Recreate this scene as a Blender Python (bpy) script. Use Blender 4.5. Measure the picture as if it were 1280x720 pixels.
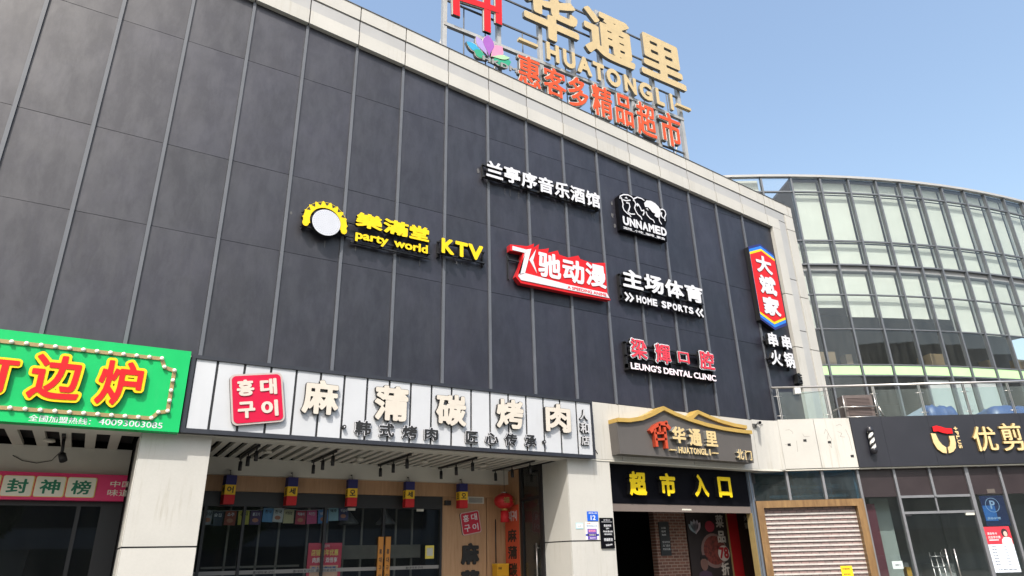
import bpy, bmesh, math, random
from math import sin, cos, pi, radians, sqrt, atan2
import numpy as np
from mathutils import Vector, Matrix
from mathutils.geometry import delaunay_2d_cdt

random.seed(7)
SC = bpy.context.scene
for _o in list(bpy.data.objects):
    bpy.data.objects.remove(_o)

# ------------------------------------------------------------------ camera
YAW, PITCH, ROLL = 0.5501285, 0.3837047, -0.0253520
EYE = Vector((2.118, -11.780, 1.65))
_fwd0 = Vector((sin(YAW), cos(YAW), 0)); _rt = Vector((cos(YAW), -sin(YAW), 0)); _z = Vector((0, 0, 1))
_fwd = _fwd0*cos(PITCH) + _z*sin(PITCH)
_up = -_fwd0*sin(PITCH) + _z*cos(PITCH)
_x = _rt*cos(ROLL) + _up*sin(ROLL)
_y = _up*cos(ROLL) - _rt*sin(ROLL)
cd = bpy.data.cameras.new('camera'); cam = bpy.data.objects.new('camera', cd); SC.collection.objects.link(cam)
m = Matrix((( _x.x, _y.x, -_fwd.x, EYE.x), (_x.y, _y.y, -_fwd.y, EYE.y), (_x.z, _y.z, -_fwd.z, EYE.z), (0, 0, 0, 1)))
cam.matrix_world = m
cd.sensor_width = 36; cd.lens = 36*837.62/1280; cd.clip_start = 0.05; cd.clip_end = 2000
SC.camera = cam

# ------------------------------------------------------------------ sky, sun, exposure
SUN = Vector((-0.83, -1.0, 1.585)).normalized()
W = bpy.data.worlds.new('World'); SC.world = W; W.use_nodes = True
nt = W.node_tree; bg = nt.nodes['Background']
sky = nt.nodes.new('ShaderNodeTexSky'); sky.sky_type = 'NISHITA'; sky.sun_disc = False
sky.sun_elevation = math.asin(SUN.z); sky.sun_rotation = atan2(SUN.x, SUN.y)
sky.air_density = 1.5; sky.dust_density = 4.0; sky.ozone_density = 1.0; sky.altitude = 20
nt.links.new(sky.outputs[0], bg.inputs[0]); bg.inputs[1].default_value = 0.15
sd = bpy.data.lights.new('sun', 'SUN'); sd.energy = 2.6; sd.angle = radians(0.53); sd.color = (1.0, 0.955, 0.88)
so = bpy.data.objects.new('sun', sd); SC.collection.objects.link(so)
so.rotation_euler = SUN.to_track_quat('Z', 'Y').to_euler(); so.location = (0, -20, 40)
vs = SC.view_settings; vs.view_transform = 'Standard'; vs.look = 'None'; vs.exposure = 0.87; vs.gamma = 1; vs.use_curve_mapping = False

# ------------------------------------------------------------------ materials
def lin(r, g, b):
    f = lambda c: (c/255/12.92) if c/255 <= 0.04045 else ((c/255+0.055)/1.055)**2.4
    return (f(r), f(g), f(b))
MATS = {}
def mat(name, base, rough=0.6, var=0.12, scale=3.0, metal=0.0, spec=0.5, streak=0.0, stretch=(1, 1, 1), dirt=None, bump=0.0, emit=None, rnd=0.0, fine=0.0, patch=0.0, rvar=.08):
    if name in MATS: return MATS[name]
    M = bpy.data.materials.new(name); M.use_nodes = True; n = M.node_tree; N = n.nodes; Lk = n.links.new
    p = N['Principled BSDF']
    p.inputs['Roughness'].default_value = rough; p.inputs['Metallic'].default_value = metal
    p.inputs['Specular IOR Level'].default_value = spec
    tc = N.new('ShaderNodeTexCoord'); mp = N.new('ShaderNodeMapping'); mp.inputs['Scale'].default_value = stretch
    Lk(tc.outputs['Object'], mp.inputs['Vector'])
    nz = N.new('ShaderNodeTexNoise'); nz.inputs['Scale'].default_value = scale; nz.inputs['Detail'].default_value = 6; nz.inputs['Roughness'].default_value = .62
    Lk(mp.outputs[0], nz.inputs['Vector'])
    mr = N.new('ShaderNodeMapRange'); mr.inputs[1].default_value = .25; mr.inputs[2].default_value = .75; mr.inputs[3].default_value = 1-var; mr.inputs[4].default_value = 1+var
    Lk(nz.outputs['Fac'], mr.inputs[0])
    val = mr.outputs[0]
    def mul(a, b):
        q = N.new('ShaderNodeMath'); q.operation = 'MULTIPLY'; Lk(a, q.inputs[0])
        if hasattr(b, 'links'): Lk(b, q.inputs[1])
        else: q.inputs[1].default_value = b
        return q.outputs[0]
    if fine:
        nf = N.new('ShaderNodeTexNoise'); nf.inputs['Scale'].default_value = 45; nf.inputs['Detail'].default_value = 4
        Lk(tc.outputs['Object'], nf.inputs['Vector'])
        r2 = N.new('ShaderNodeMapRange'); r2.inputs[1].default_value = .3; r2.inputs[2].default_value = .7; r2.inputs[3].default_value = 1-fine; r2.inputs[4].default_value = 1+fine
        Lk(nf.outputs['Fac'], r2.inputs[0]); val = mul(val, r2.outputs[0])
    if rnd:
        oi = N.new('ShaderNodeObjectInfo'); r3 = N.new('ShaderNodeMapRange'); r3.inputs[3].default_value = 1-rnd; r3.inputs[4].default_value = 1+rnd
        Lk(oi.outputs['Random'], r3.inputs[0]); val = mul(val, r3.outputs[0])
    if patch:            # scuffs and faded patches with an outline of their own
        np_ = N.new('ShaderNodeTexNoise'); np_.inputs['Scale'].default_value = .75; np_.inputs['Detail'].default_value = 9; np_.inputs['Roughness'].default_value = .7; np_.inputs['Distortion'].default_value = .15
        oi2 = N.new('ShaderNodeObjectInfo'); ad = N.new('ShaderNodeVectorMath'); ad.operation = 'ADD'; Lk(tc.outputs['Object'], ad.inputs[0])
        sc_ = N.new('ShaderNodeVectorMath'); sc_.operation = 'SCALE'; sc_.inputs['Scale'].default_value = 3.0; cx_ = N.new('ShaderNodeCombineXYZ'); Lk(oi2.outputs['Random'], cx_.inputs[0]); Lk(oi2.outputs['Random'], cx_.inputs[2]); Lk(cx_.outputs[0], sc_.inputs[0]); Lk(sc_.outputs[0], ad.inputs[1])
        Lk(ad.outputs[0], np_.inputs['Vector'])
        rp = N.new('ShaderNodeMapRange'); rp.inputs[1].default_value = .44; rp.inputs[2].default_value = .60; rp.inputs[3].default_value = 1-patch*.5; rp.inputs[4].default_value = 1+patch; Lk(np_.outputs['Fac'], rp.inputs[0]); val = mul(val, rp.outputs[0])
    mx = N.new('ShaderNodeMix'); mx.data_type = 'RGBA'; mx.blend_type = 'MULTIPLY'; mx.inputs[0].default_value = 1
    mx.inputs[6].default_value = (*base, 1); Lk(val, mx.inputs[7])
    col = mx.outputs[2]
    if streak:
        m2 = N.new('ShaderNodeMapping'); m2.inputs['Scale'].default_value = (9, 9, .5); Lk(tc.outputs['Object'], m2.inputs['Vector'])
        n2 = N.new('ShaderNodeTexNoise'); n2.inputs['Scale'].default_value = 1.3; n2.inputs['Detail'].default_value = 5; n2.inputs['Roughness'].default_value = .7
        Lk(m2.outputs[0], n2.inputs['Vector'])
        n3 = N.new('ShaderNodeTexNoise'); n3.inputs['Scale'].default_value = .9; n3.inputs['Detail'].default_value = 3; Lk(tc.outputs['Object'], n3.inputs['Vector'])
        r4 = N.new('ShaderNodeMapRange'); r4.inputs[1].default_value = .53; r4.inputs[2].default_value = .78; r4.inputs[4].default_value = 1; Lk(n2.outputs['Fac'], r4.inputs[0])
        r5 = N.new('ShaderNodeMapRange'); r5.inputs[1].default_value = .45; r5.inputs[2].default_value = .62; Lk(n3.outputs['Fac'], r5.inputs[0])
        f = mul(mul(r4.outputs[0], r5.outputs[0]), streak)
        m3 = N.new('ShaderNodeMix'); m3.data_type = 'RGBA'; Lk(f, m3.inputs[0]); Lk(col, m3.inputs[6])
        d = dirt or tuple(c*.55 for c in base); m3.inputs[7].default_value = (*d, 1); col = m3.outputs[2]
    if patch:
        rs = N.new('ShaderNodeMapRange'); rs.inputs[1].default_value = .40; rs.inputs[2].default_value = .62; rs.inputs[3].default_value = spec*.88; rs.inputs[4].default_value = spec*1.14
        mw = N.new('ShaderNodeMapping'); mw.inputs['Scale'].default_value = (2.2, 2.2, .8); Lk(ad.outputs[0], mw.inputs[0])
        nw = N.new('ShaderNodeTexNoise'); nw.inputs['Scale'].default_value = 1.6; nw.inputs['Detail'].default_value = 8; nw.inputs['Roughness'].default_value = .68; nw.inputs['Distortion'].default_value = .2; Lk(mw.outputs[0], nw.inputs['Vector'])
        Lk(nw.outputs['Fac'], rs.inputs[0]); Lk(rs.outputs[0], p.inputs['Specular IOR Level'])
    Lk(col, p.inputs['Base Color'])
    rr = N.new('ShaderNodeMapRange'); rr.inputs[3].default_value = max(.02, rough-rvar); rr.inputs[4].default_value = min(1, rough+rvar); Lk(nz.outputs['Fac'], rr.inputs[0]); Lk(rr.outputs[0], p.inputs['Roughness'])
    if bump:
        bp = N.new('ShaderNodeBump'); bp.inputs['Strength'].default_value = bump; bp.inputs['Distance'].default_value = .02
        Lk(nz.outputs['Fac'], bp.inputs['Height']); Lk(bp.outputs[0], p.inputs['Normal'])
    if emit:
        p.inputs['Emission Color'].default_value = (*emit[0], 1); p.inputs['Emission Strength'].default_value = emit[1]
    MATS[name] = M
    return M

def glass(name, tint, ior=1.5, rough=0.01, dirt=0.0, refl=None, wave=0.0):
    if name in MATS: return MATS[name]
    M = bpy.data.materials.new(name); M.use_nodes = True; n = M.node_tree; N = n.nodes; Lk = n.links.new
    N.remove(N['Principled BSDF']); out = N['Material Output']
    tr = N.new('ShaderNodeBsdfTransparent'); tr.inputs[0].default_value = (*tint, 1)
    gl = N.new('ShaderNodeBsdfGlossy'); gl.inputs['Roughness'].default_value = rough; gl.inputs[0].default_value = (*(refl or (1, 1, 1)), 1)
    fr = N.new('ShaderNodeFresnel'); fr.inputs[0].default_value = ior
    ge = N.new('ShaderNodeNewGeometry'); iv = N.new('ShaderNodeMath'); iv.operation = 'SUBTRACT'; iv.inputs[0].default_value = 1; Lk(ge.outputs['Backfacing'], iv.inputs[1])
    ff = N.new('ShaderNodeMath'); ff.operation = 'MULTIPLY'; Lk(fr.outputs[0], ff.inputs[0]); Lk(iv.outputs[0], ff.inputs[1])
    mx = N.new('ShaderNodeMixShader'); Lk(ff.outputs[0], mx.inputs[0]); Lk(tr.outputs[0], mx.inputs[1]); Lk(gl.outputs[0], mx.inputs[2])
    last = mx.outputs[0]
    tc = N.new('ShaderNodeTexCoord')
    if wave:
        nz = N.new('ShaderNodeTexNoise'); nz.inputs['Scale'].default_value = 1.1; Lk(tc.outputs['Object'], nz.inputs['Vector'])
        bp = N.new('ShaderNodeBump'); bp.inputs['Strength'].default_value = wave; bp.inputs['Distance'].default_value = .02
        Lk(nz.outputs['Fac'], bp.inputs['Height']); Lk(bp.outputs[0], gl.inputs['Normal'])
    if dirt:
        df = N.new('ShaderNodeBsdfDiffuse'); df.inputs[0].default_value = (.6, .62, .58, 1)
        mp = N.new('ShaderNodeMapping'); mp.inputs['Scale'].default_value = (3, 3, .4); Lk(tc.outputs['Object'], mp.inputs[0])
        n2 = N.new('ShaderNodeTexNoise'); n2.inputs['Scale'].default_value = 2; n2.inputs['Detail'].default_value = 6; Lk(mp.outputs[0], n2.inputs['Vector'])
        r = N.new('ShaderNodeMapRange'); r.inputs[1].default_value = .35; r.inputs[2].default_value = .8; r.inputs[3].default_value = dirt*.4; r.inputs[4].default_value = dirt; Lk(n2.outputs['Fac'], r.inputs[0])
        m2 = N.new('ShaderNodeMixShader'); Lk(r.outputs[0], m2.inputs[0]); Lk(last, m2.inputs[1]); Lk(df.outputs[0], m2.inputs[2]); last = m2.outputs[0]
    Lk(last, out.inputs[0]); MATS[name] = M
    return M

def brickmat(name, c1, c2, mortar, sc):
    if name in MATS: return MATS[name]
    M = bpy.data.materials.new(name); M.use_nodes = True; N = M.node_tree.nodes; Lk = M.node_tree.links.new; p = N['Principled BSDF']
    tc = N.new('ShaderNodeTexCoord'); sp = N.new('ShaderNodeSeparateXYZ'); cb = N.new('ShaderNodeCombineXYZ')
    Lk(tc.outputs['Object'], sp.inputs[0]); Lk(sp.outputs[0], cb.inputs[0]); Lk(sp.outputs[2], cb.inputs[1])
    b = N.new('ShaderNodeTexBrick'); b.inputs['Color1'].default_value = (*c1, 1); b.inputs['Color2'].default_value = (*c2, 1); b.inputs['Mortar'].default_value = (*mortar, 1)
    b.inputs['Scale'].default_value = sc; b.inputs['Mortar Size'].default_value = .025; b.inputs['Brick Width'].default_value = .6; b.inputs['Row Height'].default_value = .22
    Lk(cb.outputs[0], b.inputs['Vector']); Lk(b.outputs['Color'], p.inputs['Base Color']); p.inputs['Roughness'].default_value = .85
    bp = N.new('ShaderNodeBump'); bp.inputs['Strength'].default_value = .6; bp.inputs['Distance'].default_value = .01; bp.invert = True
    Lk(b.outputs['Fac'], bp.inputs['Height']); Lk(bp.outputs[0], p.inputs['Normal']); MATS[name] = M
    return M

def woodmat(name, c1, c2, rough=.45, sx=14):
    if name in MATS: return MATS[name]
    M = bpy.data.materials.new(name); M.use_nodes = True; N = M.node_tree.nodes; Lk = M.node_tree.links.new; p = N['Principled BSDF']
    tc = N.new('ShaderNodeTexCoord'); mp = N.new('ShaderNodeMapping'); mp.inputs['Scale'].default_value = (sx, sx, .8); Lk(tc.outputs['Object'], mp.inputs[0])
    n = N.new('ShaderNodeTexNoise'); n.inputs['Scale'].default_value = 2.2; n.inputs['Detail'].default_value = 8; n.inputs['Roughness'].default_value = .65; Lk(mp.outputs[0], n.inputs['Vector'])
    r = N.new('ShaderNodeValToRGB'); r.color_ramp.elements[0].position = .3; r.color_ramp.elements[1].position = .72
    r.color_ramp.elements[0].color = (*c1, 1); r.color_ramp.elements[1].color = (*c2, 1)
    Lk(n.outputs['Fac'], r.inputs[0]); Lk(r.outputs[0], p.inputs['Base Color']); p.inputs['Roughness'].default_value = rough; MATS[name] = M
    return M

CLAD = mat('dark_cladding_paint', (.0115, .0112, .0195), .45, .16, .9, spec=.70, streak=.45, dirt=(.028, .027, .030), rnd=.2, fine=.08, bump=.05, patch=.24, rvar=.08)
RIB = mat('grey_rib_metal', (.092, .10, .117), .55, .14, 2, spec=.5, streak=.5, dirt=(.06, .065, .075))
WHITE = mat('cream_aluminium_panel', (.445, .435, .405), .58, .07, 1.0, streak=.8, dirt=(.29, .26, .20), rnd=.05, fine=.02)
WHITE2 = mat('greyed_aluminium_panel', (.36, .357, .35), .34, .07, 1.2, spec=.6, streak=.5, dirt=(.32, .30, .26), rnd=.06)
JOINT = mat('dark_joint', (.012, .012, .014), .8, .05)
SOFF = mat('soffit_paint', (.56, .54, .48), .7, .06, 2)
BLACK = mat('black_gloss_panel', (.004, .004, .006), .45, .1, 2, spec=.06)
BLACKM = mat('black_frame_metal', (.012, .012, .014), .45, .1, 4)
SIDE = mat('letter_side_black', (.008, .008, .009), .5, .1, 4)
SIDEG = mat('letter_side_grey', (.16, .16, .15), .5, .1, 4)
SIGNWHITE = mat('white_acrylic', (.58, .585, .62), .4, .06, 3)
SIGNPANEL = mat('white_sign_panel', (.47, .485, .51), .45, .05, 1.5, streak=.4, dirt=(.36, .37, .38), rnd=.03)
CREAM = mat('cream_acrylic', (.54, .495, .43), .45, .06, 5, streak=.2, dirt=(.6, .52, .4))
YELLOW = mat('yellow_acrylic', (.72, .52, .012), .4, .05, 6, spec=.2)
GOLD = mat('gold_paint', (.44, .29, .075), .42, .12, 5, metal=.1, streak=.3, dirt=(.3, .2, .07))
PALEGOLD = mat('pale_gold_acrylic', (.66, .50, .25), .4, .08, 7, metal=.15)
RED = mat('red_acrylic', (.56, .014, .018), .4, .06, 5, spec=.2)
CRIMSON = mat('crimson_panel', (.50, .008, .045), .42, .06, 4, spec=.2)
ORANGE = mat('orange_letter', (.62, .078, .024), .5, .14, 6, spec=.2, streak=.3, dirt=(.7, .3, .18))
GREEN = mat('green_sign_panel', (.008, .42, .115), .42, .07, 2, spec=.2, streak=.25, dirt=(.05, .40, .15))
BRONZE = mat('bronze_strip', (.34, .25, .11), .4, .12, 8, metal=.3)
BULB = mat('frosted_bulb', (.82, .77, .66), .3, .04, 9)
STEEL = mat('weathered_steel', (.40, .40, .39), .55, .16, 3, metal=.35, streak=.6, dirt=(.25, .13, .06))
DSTEEL = mat('dark_steel', (.10, .10, .10), .55, .2, 4, metal=.3)
INOX = mat('stainless_steel', (.52, .50, .48), .3, .1, 5, metal=.9)
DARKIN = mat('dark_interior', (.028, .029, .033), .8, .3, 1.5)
GREYIN = mat('grey_interior', (.24, .22, .19), .8, .25, 1.5)
BROWNP = mat('brown_lacquer_panel', (.030, .022, .024), .35, .15, 2, rnd=.1)
SALON = mat('salon_sign_black', (.016, .017, .024), .42, .14, 1.4, streak=.3, dirt=(.03, .03, .036))
WFRAME = mat('grey_window_frame', (.22, .225, .24), .4, .08, 4, metal=.4)
DFRAME = mat('dark_curtain_wall_frame', (.12, .13, .145), .45, .1, 3, metal=.2)
SHUT = mat('shutter_slat_metal', (.68, .64, .60), .35, .15, 8, metal=.45)
SHUTIN = brickmat('shutter_perforated_sheet', (.25, .165, .155), (.17, .13, .125), (.09, .07, .07), 3.1)
WOODFR = woodmat('golden_wood_frame', (.12, .065, .028), (.27, .165, .07), .35, 5)
WOODW = woodmat('pale_wood_veneer', (.33, .185, .095), (.44, .265, .145), .5, 10)
BLUEST = mat('bluish_steel_jamb', (.19, .23, .29), .35, .1, 3, metal=.5)
BLIND = mat('roller_blind_fabric', (.45, .48, .44), .8, .06, 1.2, streak=.5, dirt=(.29, .31, .27), rnd=.05)
BLINDW = mat('white_door_film', (.42, .44, .45), .7, .05, 1)
LGREEN = mat('pale_green_band', (.42, .66, .34), .5, .05, 2)
SLAB = mat('grey_slab_edge', (.22, .225, .23), .6, .1, 2)
TARP = mat('blue_tarpaulin', (.012, .05, .17), .42, .2, 5, bump=.6)
GREYT = mat('grey_sheet', (.20, .24, .30), .5, .15, 3)
ACBR = mat('brown_ac_casing', (.10, .08, .075), .55, .2, 6)
BLUEP = mat('blue_plate', (.010, .10, .55), .35, .05)
NAVY = mat('navy_fabric', (.020, .020, .12), .7, .1, 9)
REDF = mat('red_fabric', (.50, .010, .015), .65, .1, 9)
YELF = mat('yellow_fabric', (.75, .46, .02), .65, .1, 9)
LETB = mat('black_print', (.012, .012, .012), .5, .05)
TGREEN = mat('dark_green_print', (.006, .16, .085), .5, .05)
PINKS = mat('pink_sign_panel', (.68, .016, .13), .4, .06, 3)
BRICK = brickmat('red_brick', (.17, .075, .05), (.10, .042, .03), (.25, .19, .15), 3.1)
PAVE = brickmat('plaza_paving', (.30, .29, .27), (.25, .245, .23), (.12, .12, .11), .9)
GL_CW = glass('curtain_wall_glass', (.96, .976, .972), 1.6, .015, .028, wave=.02)
GL_DK = glass('dark_shop_glass', (.84, .87, .88), 1.65, .01, .012, wave=.02)
GL_BL = glass('blue_tinted_glass', (.50, .68, .78), 2.0, .01, .05, wave=.03)
GL_RL = glass('railing_glass', (.82, .90, .90), 1.45, .01, .05)
GREYB = mat('grey_entrance_board', (.088, .080, .075), .5, .08, 2, streak=.3, dirt=(.16, .15, .14))

def flat(name, rgb, rough=.5):
    return mat(name, rgb, rough, .06, 6)

# ------------------------------------------------------------------ glyph outlines (text -> distance field -> clean thick outlines)
_GC = {}
def glyph_loops(text, bold=0.0, ax=1.0, res=64):
    key = (text, bold, ax, res)
    if key in _GC: return _GC[key]
    c = bpy.data.curves.new('glyph', 'FONT'); c.body = text; c.resolution_u = 4
    o = bpy.data.objects.new('glyph', c); SC.collection.objects.link(o)
    dg = bpy.context.evaluated_depsgraph_get(); me = bpy.data.meshes.new_from_object(o.evaluated_get(dg))
    bpy.data.objects.remove(o); bpy.data.curves.remove(c)
    co = np.array([v.co[:2] for v in me.vertices]).reshape(-1, 2)
    cnt = {}
    for p in me.polygons:
        for e in p.edge_keys: cnt[e] = cnt.get(e, 0)+1
    bpy.data.meshes.remove(me)
    E = np.array([e for e, k in cnt.items() if k == 1])
    A = co[E[:, 0]].copy(); B = co[E[:, 1]].copy(); A[:, 0] /= ax; B[:, 0] /= ax
    lo = np.minimum(A, B).min(0)-bold-.03; hi = np.maximum(A, B).max(0)+bold+.03
    h = (co[:, 1].max()-co[:, 1].min()+2*bold)/res
    nx = int((hi[0]-lo[0])/h)+2; ny = int((hi[1]-lo[1])/h)+2
    X = lo[0]+np.arange(nx)*h; Yg = lo[1]+np.arange(ny)*h
    G = np.zeros((ny, nx)); D = B-A; LL = (D**2).sum(1)+1e-12
    for j in range(ny):
        P = np.stack([X, np.full(nx, Yg[j])], 1)
        d = P[:, None, :]-A[None]
        t = np.clip((d*D).sum(2)/LL, 0, 1)
        q = d-t[..., None]*D
        dist = np.sqrt((q**2).sum(2).min(1))
        y = Yg[j]; cr = ((A[:, 1] > y) != (B[:, 1] > y))
        xs = A[cr, 0]+(y-A[cr, 1])/(B[cr, 1]-A[cr, 1])*D[cr, 0]
        ins = ((xs[None] > X[:, None]).sum(1) % 2) == 1
        G[j] = np.where(ins, -dist, dist)-bold
    G[np.abs(G) < 1e-9] = 1e-9
    S = G < 0
    def ex(j, i, hor):
        if hor: a, b = G[j, i], G[j, i+1]; return (X[i]+h*a/(a-b), Yg[j])
        a, b = G[j, i], G[j+1, i]; return (X[i], Yg[j]+h*a/(a-b))
    nxt = {}
    tot = S[:-1, :-1].astype(int)+S[1:, :-1]+S[:-1, 1:]+S[1:, 1:]
    for j, i in zip(*np.nonzero((tot > 0) & (tot < 4))):
        c0, c1, c2, c3 = S[j, i], S[j, i+1], S[j+1, i+1], S[j+1, i]
        eb, er, et, el = (j, i, 1), (j, i+1, 0), (j+1, i, 1), (j, i, 0)
        ent = []; exi = []
        for a, b, e in ((c0, c1, eb), (c1, c2, er), (c2, c3, et), (c3, c0, el)):
            if a and not b: ent.append(e)
            elif b and not a: exi.append(e)
        order = [eb, er, et, el]
        for e in ent:
            k = order.index(e); best = None
            for s in range(1, 4):
                f = order[(k+s) % 4] if len(ent) == 1 else order[(k-s) % 4]
                if f in exi: best = f; break
            nxt[e] = best
    loops = []; seen = set()
    for st in list(nxt):
        if st in seen: continue
        lp = []; e = st
        while e is not None and e not in seen:
            seen.add(e); lp.append(ex(e[0], e[1], e[2] == 1)); e = nxt.get(e)
        if len(lp) >= 4: loops.append(np.array(lp))
    out = []
    tol = h*.22
    def dp(P):
        keep = np.zeros(len(P), bool); keep[0] = keep[-1] = True; st = [(0, len(P)-1)]
        while st:
            a, b = st.pop()
            if b-a < 2: continue
            d = P[b]-P[a]; L = np.hypot(*d)
            q = P[a+1:b]-P[a]
            dd = np.abs(q[:, 0]*d[1]-q[:, 1]*d[0])/L if L > 1e-9 else np.hypot(q[:, 0], q[:, 1])
            k = int(dd.argmax())
            if dd[k] > tol: keep[a+1+k] = True; st += [(a, a+1+k), (a+1+k, b)]
        return P[keep]
    for lp in loops:
        k = len(lp)//2
        s = np.concatenate([dp(lp[:k+1])[:-1], dp(np.concatenate([lp[k:], lp[:1]]))[:-1]])
        if len(s) >= 3: s[:, 0] *= ax; out.append(s)
    al = np.concatenate(out); mn, mx = al.min(0), al.max(0)
    out = [(s-mn)/(mx-mn) for s in out]
    asp = (mx[0]-mn[0])/(mx[1]-mn[1])
    V = []; Ed = []
    for s in out:
        b0 = len(V); V += [Vector((float(p[0]*asp), float(p[1]))) for p in s]; Ed += [(b0+k, b0+(k+1) % len(s)) for k in range(len(s))]
    r = delaunay_2d_cdt(V, Ed, [], 0, 1e-7)
    fv = np.array([(v.x, v.y) for v in r[0]]); ft = np.array([tuple(f) for f in r[2]]); ce = fv[ft].mean(1)
    P1 = np.array([(v.x, v.y) for v in V]); e = np.array(Ed); a, b_ = P1[e[:, 0]], P1[e[:, 1]]
    ins = np.zeros(len(ce), int)
    for p, q in zip(a, b_):
        if p[1] == q[1]: continue
        cr = (p[1] > ce[:, 1]) != (q[1] > ce[:, 1])
        ins += cr & (ce[:, 0] < p[0]+(ce[:, 1]-p[1])/(q[1]-p[1])*(q[0]-p[0]))
    fl = [(float(x)/asp, float(y)) for x, y in fv], [tuple(int(i) for i in f) for f in ft[ins % 2 == 1]]
    _GC[key] = (out, fl)
    return _GC[key]

# ------------------------------------------------------------------ mesh builder, frames, things
ROOT = {}       # object name -> (frame, local origin)
class Frame:
    def __init__(s, o, a): s.o = Vector(o); s.a = a; s.M = Matrix.Translation(s.o) @ Matrix.Rotation(a, 4, 'Z')
FAC = Frame((0, 0, 0), 0.0)                    # main facade: x along it, y into it
WING = Frame((17.1, 0, 0), -YAW)               # right wing wall: x along it, y into it

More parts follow.
